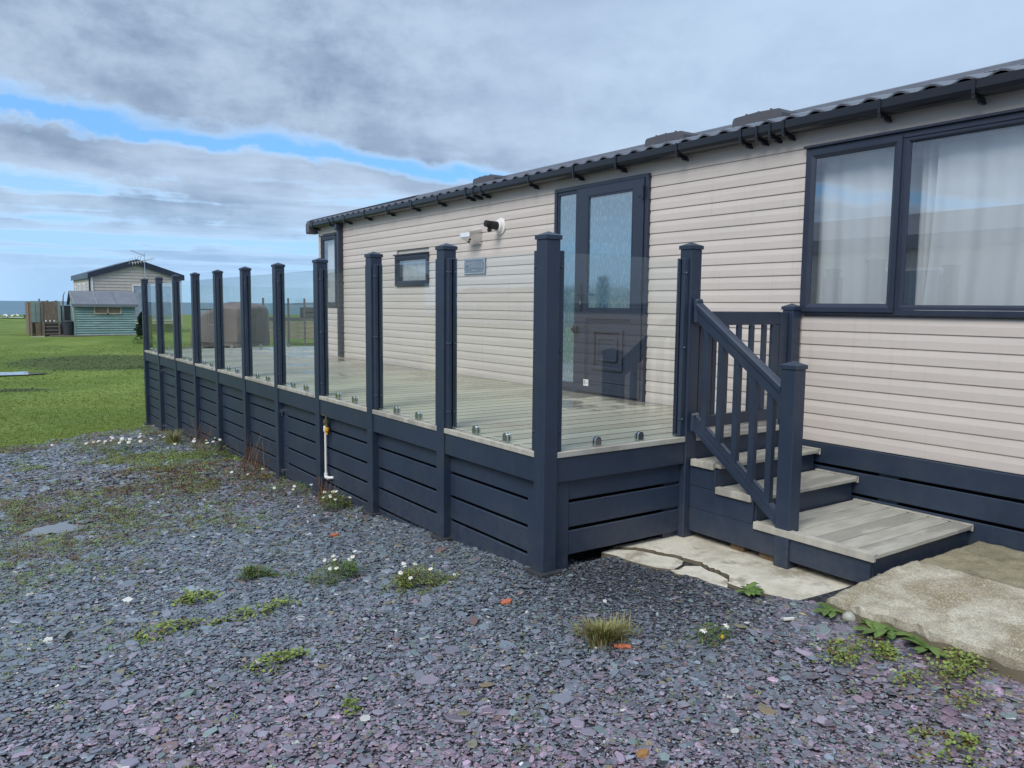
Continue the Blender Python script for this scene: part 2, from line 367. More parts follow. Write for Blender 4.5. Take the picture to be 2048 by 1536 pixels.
def ground_mat():
    m = bpy.data.materials.new('ground'); m.use_nodes = True; t = NT(m.node_tree); b = t.n['Principled BSDF']
    g = t.node('ShaderNodeNewGeometry'); sp = t.node('ShaderNodeSeparateXYZ'); t.link(g.outputs['Position'], sp.inputs[0])
    P = g.outputs['Position']; X, Y = sp.outputs[0], sp.outputs[1]
    # slate bed
    vo = t.node('ShaderNodeTexVoronoi'); vo.inputs['Scale'].default_value = 42; t.link(P, vo.inputs['Vector'])
    vs = t.node('ShaderNodeSeparateColor'); t.link(vo.outputs['Color'], vs.inputs[0])
    s1 = t.mix(vs.outputs[0], (0.040, 0.045, 0.055), (0.085, 0.095, 0.115))
    s1 = t.mix(t.ramp(vs.outputs[1], 0.45, 0.9), s1, (0.075, 0.062, 0.082))
    s1 = t.mix(t.ramp(vo.outputs['Distance'], 0.25, 0.7), s1, (0.020, 0.021, 0.025))
    mo = t.noise(P, 0.9, 6, 0.65, 0.6)
    zone = t.math('MULTIPLY', t.ramp(Y, 1.0, 4.0), t.ramp(mo, 0.47, 0.60))
    s1 = t.mix(t.math('MULTIPLY', zone, 0.7), s1, t.mix(t.noise(P, 14, 4), (0.085, 0.050, 0.030), (0.075, 0.085, 0.030)))
    # grass
    n1 = t.noise(P, 0.42, 7, 0.65); n2 = t.noise(P, 3.5, 6, 0.7); n3 = t.noise(t.xyz(t.math('MULTIPLY', X, 6), t.math('MULTIPLY', Y, 2.5), 0.0), 9.0, 3, 0.6)
    gr = t.mix(t.ramp(n1, 0.35, 0.65), (0.108, 0.165, 0.032), (0.185, 0.245, 0.058))
    gr = t.mix(t.math('MULTIPLY', t.ramp(n2, 0.35, 0.7), 0.45), gr, (0.070, 0.120, 0.024))
    gr = t.mix(t.math('MULTIPLY', t.ramp(n3, 0.5, 0.75), 0.35), gr, (0.165, 0.215, 0.065))
    # coarse dark wet hollow and a smaller one
    def blob(cx, cy, rx, ry, a=0.0):
        dx = t.math('SUBTRACT', X, cx); dy = t.math('SUBTRACT', Y, cy)
        ca, sa = math.cos(a), math.sin(a)
        ux = t.math('ADD', t.math('MULTIPLY', dx, ca/rx), t.math('MULTIPLY', dy, sa/rx))
        uy = t.math('ADD', t.math('MULTIPLY', dx, -sa/ry), t.math('MULTIPLY', dy, ca/ry))
        r = t.math('ADD', t.math('MULTIPLY', ux, ux), t.math('MULTIPLY', uy, uy))
        return t.ramp(t.math('ADD', r, t.math('MULTIPLY', t.math('SUBTRACT', n2, 0.5), 1.8)), 0.55, 1.15, 1.0, 0.0)
    wet = t.math('MAXIMUM', blob(1.6, 25.4, 3.2, 2.5, -0.25), blob(-1.5, 19.2, 1.0, 0.45, -0.2))
    gr = t.mix(t.math('MULTIPLY', wet, 0.8), gr, t.mix(t.noise(P, 8, 5), (0.030, 0.048, 0.020), (0.070, 0.092, 0.038)))
    ed = t.math('SUBTRACT', Y, t.math('ADD', 10.95, t.math('MULTIPLY', t.math('MINIMUM', X, 0.0), 0.82)))
    ed = t.math('ADD', ed, t.math('MULTIPLY', t.math('SUBTRACT', n2, 0.5), 1.1))
    isg = t.ramp(ed, -0.18, 0.22)
    isg = t.math('MAXIMUM', isg, t.ramp(Y, 60, 60.1))
    c = t.mix(isg, s1, gr); t.link(c, b.inputs['Base Color'])
    t.link(t.ramp(isg, 0, 1, 0.42, 0.85), b.inputs['Roughness'])
    t.link(t.ramp(isg, 0, 1, 0.5, 0.15), b.inputs['Specular IOR Level'])
    h = t.mix(isg, t.mix(1.0, vo.outputs['Distance'], (1, 1, 1), 'MULTIPLY'), t.mix(0.5, n2, n3))
    bp = t.node('ShaderNodeBump'); bp.inputs['Strength'].default_value = 0.8; bp.inputs['Distance'].default_value = 0.02
    t.link(h, bp.inputs['Height']); t.link(bp.outputs[0], b.inputs['Normal'])
    return m
def build_ground():
    xs = np.concatenate([np.linspace(-260, -30, 24)[:-1], np.linspace(-30, -8, 23)[:-1], np.arange(-8, 8, .16), np.linspace(8, 40, 30), np.linspace(50, 420, 30)])
    ys = np.concatenate([np.linspace(-60, -5, 16)[:-1], np.arange(-5, 14, .16), np.arange(14, 40, .6), np.linspace(40.5, 140, 60)])
    X, Y = np.meshgrid(xs, ys); Z = gz(X, Y)
    # the ground stays clear below the hollow under the veranda and slabs
    nx, ny = len(xs), len(ys)
    mb = MB(); mb.v = list(zip(X.ravel(), Y.ravel(), Z.ravel()))
    for j in range(ny-1):
        for i in range(nx-1):
            a = j*nx+i; mb.f.append((a, a+1, a+nx+1, a+nx)); mb.mi.append(0)
    o = obj('ground', mb, ground_mat(), smooth=True, fixn=False, kind='structure')
build_ground()
# sea
def sea_mat():
    m = bpy.data.materials.new('sea'); m.use_nodes = True; t = NT(m.node_tree); b = t.n['Principled BSDF']
    g = t.node('ShaderNodeNewGeometry'); mp = t.node('ShaderNodeMapping'); mp.inputs['Scale'].default_value = (0.02, 0.05, 1)
    t.link(g.outputs['Position'], mp.inputs['Vector'])
    n = t.noise(mp.outputs[0], 1.0, 8, 0.7); f = t.noise(mp.outputs[0], 3.0, 3, 0.5)
    c = t.mix(t.ramp(n, 0.35, 0.65), (0.085, 0.165, 0.225), (0.125, 0.215, 0.275))
    c = t.mix(t.ramp(t.noise(mp.outputs[0], 5.0, 4, 0.6), 0.69, 0.74), c, (0.5, 0.55, 0.6)); t.link(c, b.inputs['Base Color'])
    b.inputs['Roughness'].default_value = 0.55; b.inputs['Specular IOR Level'].default_value = 0.25
    return m
mb = MB(); mb.poly([(-12000, 100, -3.2), (20000, 100, -3.2), (20000, 26000, -3.2), (-12000, 26000, -3.2)])
obj('sea', mb, sea_mat(), kind='structure')

# ---- slabs by the steps
def concrete_mat(name, lo, hi, stain, agg=0.5, sides=False):
    m = bpy.data.materials.new(name); m.use_nodes = True; t = NT(m.node_tree); b = t.n['Principled BSDF']
    g = t.node('ShaderNodeNewGeometry'); P = g.outputs['Position']
    n1 = t.noise(P, 3.4, 7, 0.65, 0.5); n2 = t.noise(P, 60, 4, 0.7); n3 = t.noise(P, 5.0, 7, 0.65)
    c = t.mix(t.ramp(n1, 0.35, 0.65), lo, hi)
    c = t.mix(t.math('MULTIPLY', t.ramp(n3, 0.50, 0.66), 0.8), c, stain)
    vo = t.node('ShaderNodeTexVoronoi'); vo.inputs['Scale'].default_value = 290; t.link(P, vo.inputs['Vector'])
    vs = t.node('ShaderNodeSeparateColor'); t.link(vo.outputs['Color'], vs.inputs[0])
    c = t.mix(t.math('MULTIPLY', t.ramp(vs.outputs[0], 0.62, 0.72), agg*0.7), c, tuple(x*0.35 for x in hi))
    c = t.mix(t.math('MULTIPLY', t.ramp(vs.outputs[1], 0.80, 0.86), agg), c, (0.62, 0.58, 0.48))
    c = t.mix(t.math('MULTIPLY', t.ramp(n2, 0.35, 0.7), 0.25), c, tuple(x*0.6 for x in lo))
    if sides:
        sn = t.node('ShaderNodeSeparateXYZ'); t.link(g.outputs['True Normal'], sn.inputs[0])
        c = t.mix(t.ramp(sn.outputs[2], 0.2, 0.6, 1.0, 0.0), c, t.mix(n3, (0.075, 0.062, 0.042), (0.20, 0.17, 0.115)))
    t.link(c, b.inputs['Base Color']); b.inputs['Roughness'].default_value = 0.85
    bp = t.node('ShaderNodeBump'); bp.inputs['Strength'].default_value = 0.35+0.5*agg; bp.inputs['Distance'].default_value = 0.006
    t.link(t.mix(0.5, n2, vs.outputs[0]), bp.inputs['Height']); t.link(bp.outputs[0], b.inputs['Normal'])
    return m
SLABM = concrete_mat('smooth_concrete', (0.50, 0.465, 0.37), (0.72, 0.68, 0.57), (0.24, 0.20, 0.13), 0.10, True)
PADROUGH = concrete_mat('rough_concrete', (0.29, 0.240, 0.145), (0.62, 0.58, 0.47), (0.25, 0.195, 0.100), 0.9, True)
PADDAMP = concrete_mat('damp_concrete', (0.20, 0.18, 0.11), (0.33, 0.29, 0.19), (0.14, 0.125, 0.07), 0.35)
crack = [(0.60, 0.09), (0.655, 0.035), (0.70, 0.004), (0.735, -.07), (0.757, -.156), (0.80, -.25), (0.795, -.31), (0.817, -.414), (0.79, -.50), (0.795, -.56), (0.768, -.653), (0.715, -.70), (0.665, -.735)]
outer = [(0.50, 0.075), (0.535, -.02), (0.53, -.12), (0.55, -.21), (0.575, -.30), (0.62, -.37), (0.60, -.44), (0.655, -.54), (0.64, -.62), (0.655, -.70)]
def slab(name, pts, z0, z1):
    mb = MB(); mb.prism(pts, 2, z0, z1); return obj(name, mb, SLABM, kind='structure')
def jit(pts, a): return [(x+random.uniform(-a, a), y+random.uniform(-a, a)) for x, y in pts]
def dens(pts, k=3, a=0.004):
    out = []
    for (x0, y0), (x1, y1) in zip(pts[:-1], pts[1:]):
        for i in range(k): out.append((x0+(x1-x0)*i/k+random.uniform(-a, a), y0+(y1-y0)*i/k+random.uniform(-a, a)))
    return out+[pts[-1]]
crd = dens(crack); main = [(x+.020+abs(math.sin(i*1.7))*.016, y+.016) for i, (x, y) in enumerate(crd)]
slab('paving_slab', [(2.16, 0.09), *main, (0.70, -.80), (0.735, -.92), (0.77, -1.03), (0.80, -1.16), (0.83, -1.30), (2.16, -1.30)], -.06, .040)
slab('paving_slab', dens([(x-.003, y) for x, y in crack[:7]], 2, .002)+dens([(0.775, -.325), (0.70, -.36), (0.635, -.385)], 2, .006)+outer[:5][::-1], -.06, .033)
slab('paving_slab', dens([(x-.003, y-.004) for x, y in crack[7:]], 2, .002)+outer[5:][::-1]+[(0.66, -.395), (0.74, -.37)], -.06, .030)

SOIL = mat('crack_soil', (0.030, 0.024, 0.018), 0.95, var=0.3, scale=40, bump=0.5)
mb = MB(); mb.prism([(x-.02, y-.01) for x, y in crack]+[(x+.05, y+.04) for x, y in crack[::-1]], 2, -.05, .010); obj('soil', mb, SOIL, kind='structure')
def pad(name, x0, x1, y0, y1, zt, m, wave, edge_l, edge_b):
    nx, ny = 56, 130
    xs = np.linspace(x0, x1, nx); ys = np.linspace(y0, y1, ny)
    X, Y = np.meshgrid(xs, ys)
    wob = 0.006*np.sin(Y*5)+0.006*np.sin(Y*19+1)+0.006*np.sin(Y*43)+RNG.normal(0, .004, Y.shape[0])[:, None]
    Z = np.full_like(X, 0.0)
    dl = (X-x0)/(x1-x0)
    if edge_l:
        X = X+(1-dl)*wob
        Z = zt-0.040*np.clip(1-dl/.8, 0, 1)**1.15
        r = np.clip(1-(X-x0-wob*(1-dl))/(.018+.006*np.sin(Y*11)), 0, 1); Z = Z-(0.030)*(1-np.sqrt(np.clip(1-r**2, 0, 1)))
    else: Z = np.full_like(X, zt)
    Z = Z+0.004*np.sin(X*31+Y*17)*np.sin(Y*29-X*11)+wave*RNG.normal(0, 1, X.shape)*0.0022
    if edge_b:
        r = np.clip(1-(y1-Y)/.04, 0, 1); Z = Z-0.02*r*r
    mb = MB(); mb.v = list(zip(X.ravel(), Y.ravel(), Z.ravel())); 
    for j in range(ny-1):
        for i in range(nx-1):
            a = j*nx+i; mb.f.append((a, a+1, a+nx+1, a+nx)); mb.mi.append(0)
    # skirts down to the ground
    def skirt(idx):
        k = len(mb.v); mb.v += [(mb.v[i][0], mb.v[i][1], -.08) for i in idx]
        for q in range(len(idx)-1): mb.f.append((idx[q], idx[q+1], k+q+1, k+q)); mb.mi.append(0)
    skirt([j*nx for j in range(ny)]); skirt([(ny-1)*nx+i for i in range(nx)]); skirt([j*nx+nx-1 for j in range(ny)]); skirt(list(range(nx)))
    return obj(name, mb, m, smooth=True, kind='structure')
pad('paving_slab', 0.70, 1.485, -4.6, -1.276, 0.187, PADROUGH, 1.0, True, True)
pad('paving_slab', 1.492, 2.17, -4.6, -1.276, 0.176, PADDAMP, 0.35, False, True)

# puddles
def puddle(x, y, rx, ry, z, a=0.0, n=40, seed=1):
    r = random.Random(seed); mb = MB(); ph = [r.uniform(0, 6.28) for _ in range(4)]
    pts = []
    for i in range(n):
        th = 2*math.pi*i/n; k = 1+.22*math.sin(2*th+ph[0])+.16*math.sin(3*th+ph[1])+.12*math.sin(5*th+ph[2])+.08*math.sin(9*th+ph[3])
        u, v = rx*k*math.cos(th), ry*k*math.sin(th); pts.append((x+u*math.cos(a)-v*math.sin(a), y+u*math.sin(a)+v*math.cos(a), z))
    mb.poly(pts); return obj('puddle', mb, WATER, kind='structure')
WATER = bpy.data.materials.new('puddle_water'); WATER.use_nodes = True
_b = WATER.node_tree.nodes['Principled BSDF']; _b.inputs['Base Color'].default_value = (0.15, 0.165, 0.18, 1); _b.inputs['Roughness'].default_value = 0.02; _b.inputs['Specular IOR Level'].default_value = 0.9

# ================================================================== the caravan
WX = 2.22; CY0, CY1 = -3.4, 8.87
van = thing('static_caravan', (4.07, 2.7, 0.0), 'long beige static caravan clad in lapped boards with dark door, windows and tiled roof', 'caravan')
HOLES = [(8.14, 8.74, 1.456, 2.545), (5.27, 6.16, 1.74, 2.132), (1.475, 2.745, 0.5, 2.612), (-2.72, -0.022, 1.46, 2.575)]
def segs(z0, z1, y0=CY0+.03, y1=CY1-.03):
    out = [(y0, y1)]
    for a, b, c, d in HOLES:
        if z1 > c+.004 and z0 < d-.004:
            nx = []
            for p, q in out:
                if b-.01 <= p or a+.01 >= q: nx.append((p, q)); continue
                if a+.01 > p: nx.append((p, a+.012))
                if b-.01 < q: nx.append((b-.012, q))
            out = nx
    return out
PITCH = 0.0951
for i in range(21):
    z0 = .590+i*PITCH; z1 = z0+PITCH
    prof = [(WX+.006, z0+.0005), (WX-.003, z0+.0005), (WX-.0042, z0+.003), (WX-.0040, z0+PITCH*.54), (WX+.0036, z1-.003), (WX+.0072, z1+.004), (WX+.012, z1+.004), (WX+.012, z0+.0005)]
    for a, b in segs(z0, z1):
        mb = MB(); mb.prism(prof, 1, a, b); obj('siding_board', mb, SIDING, van)
for a, b in ((CY0+.03, 4.95), (4.953, CY1-.03)):
    mb = MB(); mb.prism([(WX+.012, 2.588), (WX-.004, 2.589), (WX-.005, 2.64), (WX+.002, 2.74), (WX+.02, 2.74), (WX+.02, 2.588)], 1, a, b); obj('frieze_board', mb, SIDING, van)
for y in (CY0, CY1-.035): mb = MB(); mb.box(WX-.012, WX+.03, y, y+.035, .588, 2.74, ch=.003); obj('corner_trim', mb, SIDINGE, van)
# body behind the cladding: sheathing with openings, back, ends, floor
mb = MB()
ys = sorted({CY0, CY1, *[h[0] for h in HOLES], *[h[1] for h in HOLES]}); zs = sorted({.56, 2.72, *[max(.56, h[2]) for h in HOLES], *[h[3] for h in HOLES]})
for a, b in zip(ys[:-1], ys[1:]):
    for c, d in zip(zs[:-1], zs[1:]):
        my, mz = (a+b)/2, (c+d)/2
        if any(h[0] < my < h[1] and h[2] < mz < h[3] for h in HOLES): continue
        mb.box(WX+.021, WX+.08, a, b, c, d)
obj('wall', mb, SIDINGE, van)
mb = MB(); mb.box(5.86, 5.92, CY0, CY1, .56, 1.4); mb.box(5.86, 5.92, CY0, CY1, 2.55, 2.72); mb.box(5.86, 5.92, CY0, -2.9, 1.4, 2.55); mb.box(5.86, 5.92, -.1, CY1, 1.4, 2.55); obj('wall', mb, SIDINGE, van)
mb = MB(); mb.box(5.88, 5.89, -2.9, -.1, 1.4, 2.55); obj('pane', mb, PANE, van)  # unseen rear window, added to let light in behind the curtains
mb = MB(); mb.box(WX+.081, 5.85, .0, .04, .561, 2.70); obj('partition', mb, WHITEP, van)
mb = MB(); mb.box(WX+.081, 5.85, CY0+.07, CY1-.07, 2.66, 2.69); obj('ceiling', mb, WHITEP, van)
for y in (CY0, CY1-.06):
    mb = MB(); mb.prism([(WX+.081, .56), (5.859, .56), (5.859, 2.72), (4.07, 3.25), (WX+.081, 2.72)], 1, y, y+.06); obj('end_wall', mb, SIDINGE, van)
mb = MB(); mb.box(WX+.081, 5.859, CY0+.061, CY1-.061, .5, .56); obj('floor', mb, TAN, van)
# skirting of the caravan
for z0, z1 in ((.452, .586), (.292, .432), (.130, .272), (-.03, .11), (-.19, -.05)):
    mb = MB(); mb.box(2.195, 2.215, CY0, CY1, z0, z1, ch=.004); obj('skirting_board', mb, NAVY, van)
for y in (-3.2, -1.95, -.78, .4, 1.6, 2.8, 4.0, 5.2, 6.4, 7.6, 8.7): mb = MB(); mb.box(2.218, 2.245, y, y+.13, -.3, .585); obj('skirting_batten', mb, NAVY, van)
mb = MB(); mb.box(2.40, 2.42, CY0, CY1, -.7, .5); obj('dark_void_backing', mb, RUBBER, van)  # black backing added so the skirting gaps look dark
# roof
EX, EZ, RS = 2.105, 2.792, 0.274
def rz(x): return EZ+(min(x, 8.14-x)-EX)*RS
RX = 4.07
mb = MB(); mb.prism([(2.17, 2.70), (2.17, rz(2.17)-.035), (RX, rz(RX)-.04), (5.97, rz(2.17)-.035), (5.97, 2.70), (5.85, 2.70), (RX, 3.20), (2.31, 2.70)], 1, CY0-.1, CY1+.08)
roof = obj('roof', mb, ROOF, van)
TP, TL = 0.19, 0.36
def tile_bm(nrow_x, j0=0):
    mb = MB(); ny = 9; L = Vector((1, 0, RS)).normalized()
    prof = [0.0, .003, .013, .024, .028, .024, .012, .003, 0.0]
    for i in range(ny):
        y = TP*i/(ny-1)
        for q, (s, lift) in enumerate(((0, .004), (0, .014), (.02, .017), (TL+.03, .002))):
            p = L*s; mb.v.append((p.x-prof[i]*RS*.9, y, p.z+lift+(prof[i] if q else prof[i]-.002)))
    for i in range(ny-1):
        for q in range(3):
            a = i*4+q; mb.face((a, a+1, a+5, a+4))
    return mb
n_t = int((CY1-CY0+.1)/TP)
Lx = TL/math.sqrt(1+RS*RS)
first = None; rest = MB()
for j in range(6):
    for i in range(n_t+1):
        y = CY1+.02-TP*(i+1); x = EX+j*Lx; z = EZ-.03+j*Lx*RS
        if j < 4:
            if first is None:
                tb = tile_bm(1); o = obj('roof_tile', tb, ROOF, None, smooth=False, fixn=False); first = o
                # keep mesh origin at the tile's lower corner
                mn = ORIG[o.name]; o.data.transform(Matrix.Translation(mn)); ORIG[o.name] = Vector((0, 0, 0)); o.parent = roof
                o.location = Vector((x, y, z))-ORIG[roof.name]
            else:
                o = first.copy(); COL.objects.link(o); o.location = Vector((x, y, z))-ORIG[roof.name]
        else:
            tb = tile_bm(1); k = len(rest.v); rest.v += [(v[0]+x, v[1]+y, v[2]+z) for v in tb.v]
            for f in tb.f: rest.face([q+k for q in f])
o = obj('upper_roof_tiles', rest, ROOF, roof, fixn=False, kind='stuff')
mb = MB(); mb.prism([(RX-.12, rz(RX-.12)+.012), (RX-.06, rz(RX-.06)+.05), (RX, rz(RX)+.055), (RX+.06, rz(RX-.06)+.05), (RX+.12, rz(RX-.12)+.012)], 1, CY0-.1, CY1+.1); obj('ridge_cap', mb, ROOF, roof)
mb = MB(); mb.prism([(2.10, 2.61), (2.085, 2.63), (2.085, 2.76), (2.11, 2.815), (2.16, 2.835), (RX, rz(RX)+.06), (6.0, 2.84), (6.0, 2.66), (RX, 3.20), (2.24, 2.665), (2.24, 2.61)], 1, CY1+.081, CY1+.22)
obj('bargeboard', mb, VENTM, van)
# gutter
gp = [(2.082, 2.772), (2.080, 2.722), (2.092, 2.700), (2.112, 2.690), (2.150, 2.690), (2.166, 2.705), (2.170, 2.772), (2.164, 2.772), (2.160, 2.706), (2.146, 2.696), (2.114, 2.696), (2.096, 2.705), (2.087, 2.724), (2.088, 2.772)]
mb = MB(); mb.prism(gp, 1, CY0-.1, CY1+.07); gut = obj('gutter', mb, GUTTER, van)
for y in (8.80, 8.12, 7.97, 7.55, 6.87, 6.17, 5.48, 4.84, 4.21, 4.06, 3.90, 3.03, 2.34, 1.77, 1.07, .45, .31, .20, .09, -.60, -1.15, -1.8, -2.5):
    mb = MB(); mb.box(2.074, 2.079, y-.009, y+.009, 2.69, 2.775); mb.box(2.079, 2.20, y-.010, y+.010, 2.668, 2.688); mb.box(2.150, 2.212, y-.010, y+.010, 2.652, 2.668); obj('gutter_bracket', mb, GUTTER, gut)
mb = MB(); mb.box(2.135, 2.205, 7.90, 7.97, .70, 2.60, ch=.006); mb.box(2.10, 2.20, 7.895, 7.975, 2.60, 2.69, ch=.006); mb.box(2.128, 2.214, 7.893, 7.977, 1.80, 1.83); obj('downpipe', mb, NAVYW, van)
# roof vents
for yc in (.85, 1.87, 4.88):
    x0, z0 = 2.75, rz(2.75)+.026; mb = MB()
    w = .24; pr = [(yc-w, z0-.06), (yc-w, z0+.03), (yc-w+.01, z0+.055), (yc-w+.03, z0+.062), (yc, z0+.070), (yc+w-.03, z0+.062), (yc+w-.01, z0+.055), (yc+w, z0+.03), (yc+w, z0-.06)]
    k = len(mb.v)
    mb.prism(pr, 0, x0, x0+.42)
    for s in (-.12, 0, .12): mb.box(x0+.02, x0+.035, yc+s-.006, yc+s+.006, z0+.055, z0+.08)
    obj('roof_vent', mb, VENTM, van)

def window(y0, y1, z0, z1, panes, label=None):
    """outer frame, sashes and panes; panes: list of (y0,y1,opening)"""
    fr = MB(); x0, x1 = WX-.030, WX+.06; w = .035
    fr.box(x0, x1, y0, y0+w, z0, z1, ch=.003); fr.box(x0, x1, y1-w, y1, z0, z1, ch=.003)
    fr.box(x0+.001, x1, y0+w, y1-w, z0, z0+w, ch=.003); fr.box(x0+.001, x1, y0+w, y1-w, z1-w, z1, ch=.003)
    fr.box(x0-.018, x0+.02, y0-.012, y1+.012, z1+.001, z1+.018, ch=.003)
    for i in range(len(panes)-1): fr.box(x0+.004, x1, panes[i][1], panes[i+1][0], z0+w, z1-w, ch=.003)
    f = obj('window', fr, NAVYW, van)
    for a, b, op in panes:
        s = MB(); sw = .055 if op else .030; xo = x0-.010 if op else x0+.006; g = .002
        c, d = z0+w+g, z1-w-g
        if op: a2, b2, c, d = a-.018, b+.018, c-.018, d+.018
        else: a2, b2 = a+g, b-g
        def bev(p0, p1, q0, q1):    # one mitred sash side: outer edge p0-p1, inner edge q0-q1 in (y,z)
            k = len(s.v); xi = xo+.016
            s.v += [(xo, *p0), (xo, *p1), (xo+.001, *((Vector(p1)*.45+Vector(q1)*.55))), (xo+.001, *((Vector(p0)*.45+Vector(q0)*.55))), (xi, *q0), (xi, *q1), (x1-.01, *p0), (x1-.01, *p1), (x1-.01, *q0), (x1-.01, *q1)]
            for fc in ((0,1,2,3), (3,2,5,4), (0,6,7,1), (4,5,9,8)): s.face([k+i for i in fc])
        A, B, Cc, D = (a2, c), (b2, c), (b2, d), (a2, d)
        a3, b3, c3, d3 = (a2+sw, c+sw), (b2-sw, c+sw), (b2-sw, d-sw), (a2+sw, d-sw)
        bev(A, B, a3, b3); bev(B, Cc, b3, c3); bev(Cc, D, c3, d3); bev(D, A, d3, a3)
        obj('sash', s, NAVYW, f)
        p = MB(); p.box(xo+.020, xo+.026, a2+sw, b2-sw, c+sw, d-sw); obj('pane', p, PANE, f)
    return f
window(-2.72, -0.022, 1.46, 2.575, [(-2.68, -.712, False), (-.682, -.06, True)])
window(8.14, 8.74, 1.456, 2.545, [(8.18, 8.70, False)])
window(5.27, 6.16, 1.74, 2.132, [(5.31, 6.12, False)])
# door with side light
x0, x1 = WX-.035, WX+.06
mb = MB(); z0, z1 = .675, 2.612
mb.box(x0, x1, 1.475, 1.512, z0, z1, ch=.003); mb.box(x0, x1, 2.708, 2.745, z0, z1, ch=.003); mb.box(x0+.001, x1, 1.513, 2.707, z1-.035, z1, ch=.003); mb.box(x0+.001, x1, 1.513, 2.707, z0, z0+.03, ch=.003)
mb.box(x0+.003, x1, 2.372, 2.412, z0+.03, z1-.035, ch=.003)
dframe = obj('door_frame', mb, NAVYW, van)
mb = MB(); a, b, c, d = 2.413, 2.707, z0+.031, z1-.036; xo = x0+.012
mb.box(xo, x1, a, a+.02, c, d, ch=.003); mb.box(xo, x1, b-.02, b, c, d, ch=.003); mb.box(xo, x1, a+.02, b-.02, c, c+.07, ch=.003); mb.box(xo, x1, a+.02, b-.02, d-.03, d, ch=.003)
sl = obj('side_light', mb, NAVYW, van); mb = MB(); mb.box(xo+.014, xo+.03, a+.02, b-.02, c+.07, d-.03); obj('pane', mb, OBSC, sl)
mb = MB(); a, b, c, d = 1.515, 2.370, z0+.033, z1-.037; xo = x0-.014
ga, gb, gc, gd = 1.640, 2.235, 1.475, 2.495
for bx in ((a, ga, c, d), (gb, b, c, d), (ga, gb, gd, d), (ga, gb, 1.385, gc), (ga, gb, c, .81)): mb.box(xo, x1-.005, *bx, ch=.004)
mb.box(xo+.016, x1-.01, ga, gb, .81, 1.385)                    # recessed lower panel
def mould(a, b, c, d, w, hgt):
    for bx in ((a, a+w, c, d), (b-w, b, c, d), (a+w, b-w, c, c+w), (a+w, b-w, d-w, d)): mb.box(xo+.016-hgt, xo+.018, *bx, ch=.006)
mould(ga+.001, gb-.001, .811, 1.384, .016, .010); mould(ga+.095, gb-.095, .925, 1.30, .034, .022); mould(ga+.165, gb-.165, 1.005, 1.225, .024, .018)
mb.box(xo+.008, xo+.018, ga+.191, gb-.191, 1.031, 1.199)
door = obj('door', mb, NAVYW, van)
mb = MB(); mb.box(xo+.016, xo+.03, ga, gb, gc, gd); obj('pane', mb, OBSC, door)
mb = MB(); mb.box(xo+.002, xo+.016, ga+.001, ga+.012, gc, gd); mb.box(xo+.002, xo+.016, gb-.012, gb-.001, gc, gd); mb.box(xo+.002, xo+.016, ga+.012, gb-.012, gc+.001, gc+.012); mb.box(xo+.002, xo+.016, ga+.012, gb-.012, gd-.012, gd-.001); obj('glazing_bead', mb, NAVYW, door)
mb = MB(); mb.box(xo-.010, xo-.001, 2.285, 2.315, 1.46, 1.70, ch=.004); mb.box(xo-.05, xo-.010, 2.292, 2.308, 1.600, 1.616); mb.box(xo-.052, xo-.038, 2.20, 2.308, 1.598, 1.618, ch=.005); obj('handle', mb, RUBBER, door)
mb = MB(); mb.box(xo-.013, xo-.0105, 2.294, 2.306, 1.515, 1.55); obj('keyhole', mb, STEEL, door)
mb = MB(); mb.box(xo-.035, xo-.001, 2.335, 2.385, 1.25, 1.32, ch=.008); mb.box(xo-.06, xo-.035, 2.345, 2.375, 1.27, 1.30, ch=.006); obj('door_stay', mb, RUBBER, door)
for z in (2.40, 1.62, .90):
    mb = MB(); mb.tube([(xo-.012, 1.515, z), (xo-.012, 1.515, z+.11)], .011); mb.box(xo-.008, xo-.001, 1.52, 1.575, z+.025, z+.085); obj('hinge', mb, NAVYW, door)
mb = MB(); mb.box(xo-.003, xo-.0005, 2.175, 2.245, .765, .825)
sk = obj('sticker', mb, WHITEP, door)
BLUEI = mat('ink_blue', (0.03, 0.12, 0.35), 0.6, var=0); GREYI = mat('ink_grey', (0.12, 0.14, 0.16), 0.6, var=0)
mb = MB()
for q, (u, v, w) in enumerate(((2.238, .812, .028), (2.238, .803, .020), (2.238, .794, .024), (2.238, .785, .018))): mb.box(xo-.0042, xo-.0034, u-w, u, v-.004, v, m=0)
mb.bar((xo-.004, 2.203, .790), (xo-.004, 2.198, .780), .0008, .004, m=1, up=(1,0,0)); mb.bar((xo-.004, 2.198, .780), (xo-.004, 2.184, .808), .0008, .004, m=1, up=(1,0,0))
obj('print', mb, [GREYI, BLUEI], sk)
# threshold step
mb = MB(); mb.box(2.12, 2.19, 1.48, 2.74, .652, .672); obj('threshold', mb, SIDINGE, van)

# lamp, flue, plate on the wall
lamp = thing('wall_lamp', (2.15, 4.2, 2.19), 'stainless steel wedge shaped wall lamp beside the boiler flue', 'wall lamp')
mb = MB(); k = 0
y0, y1 = 4.075, 4.275; xf = 2.06
v = [(WX-.006, y0, 2.335), (WX-.006, y1, 2.335), (xf, y1, 2.30), (xf, y0, 2.30), (xf, y0, 2.245), (xf, y1, 2.245), (WX-.006, y1, 2.165), (WX-.006, y0, 2.165)]
mb.v = v
for f in ((0,1,2,3), (4,5,6,7), (0,3,4,7), (1,6,5,2), (0,7,6,1)): mb.face(f)
mb.face((3,2,5,4)); obj('housing', mb, STEEL, lamp)
LENS = mat('lamp_lens', (0.72, 0.76, 0.80), 0.15, var=0.03)
mb = MB(); mb.box(xf-.006, xf-.001, y0+.004, y1-.004, 2.25, 2.297); obj('lens', mb, LENS, lamp)
mb = MB(); mb.tube([(xf+.06, 4.19, 2.207), (xf+.052, 4.19, 2.19)], .012, 10); obj('sensor', mb, RUBBER, lamp)
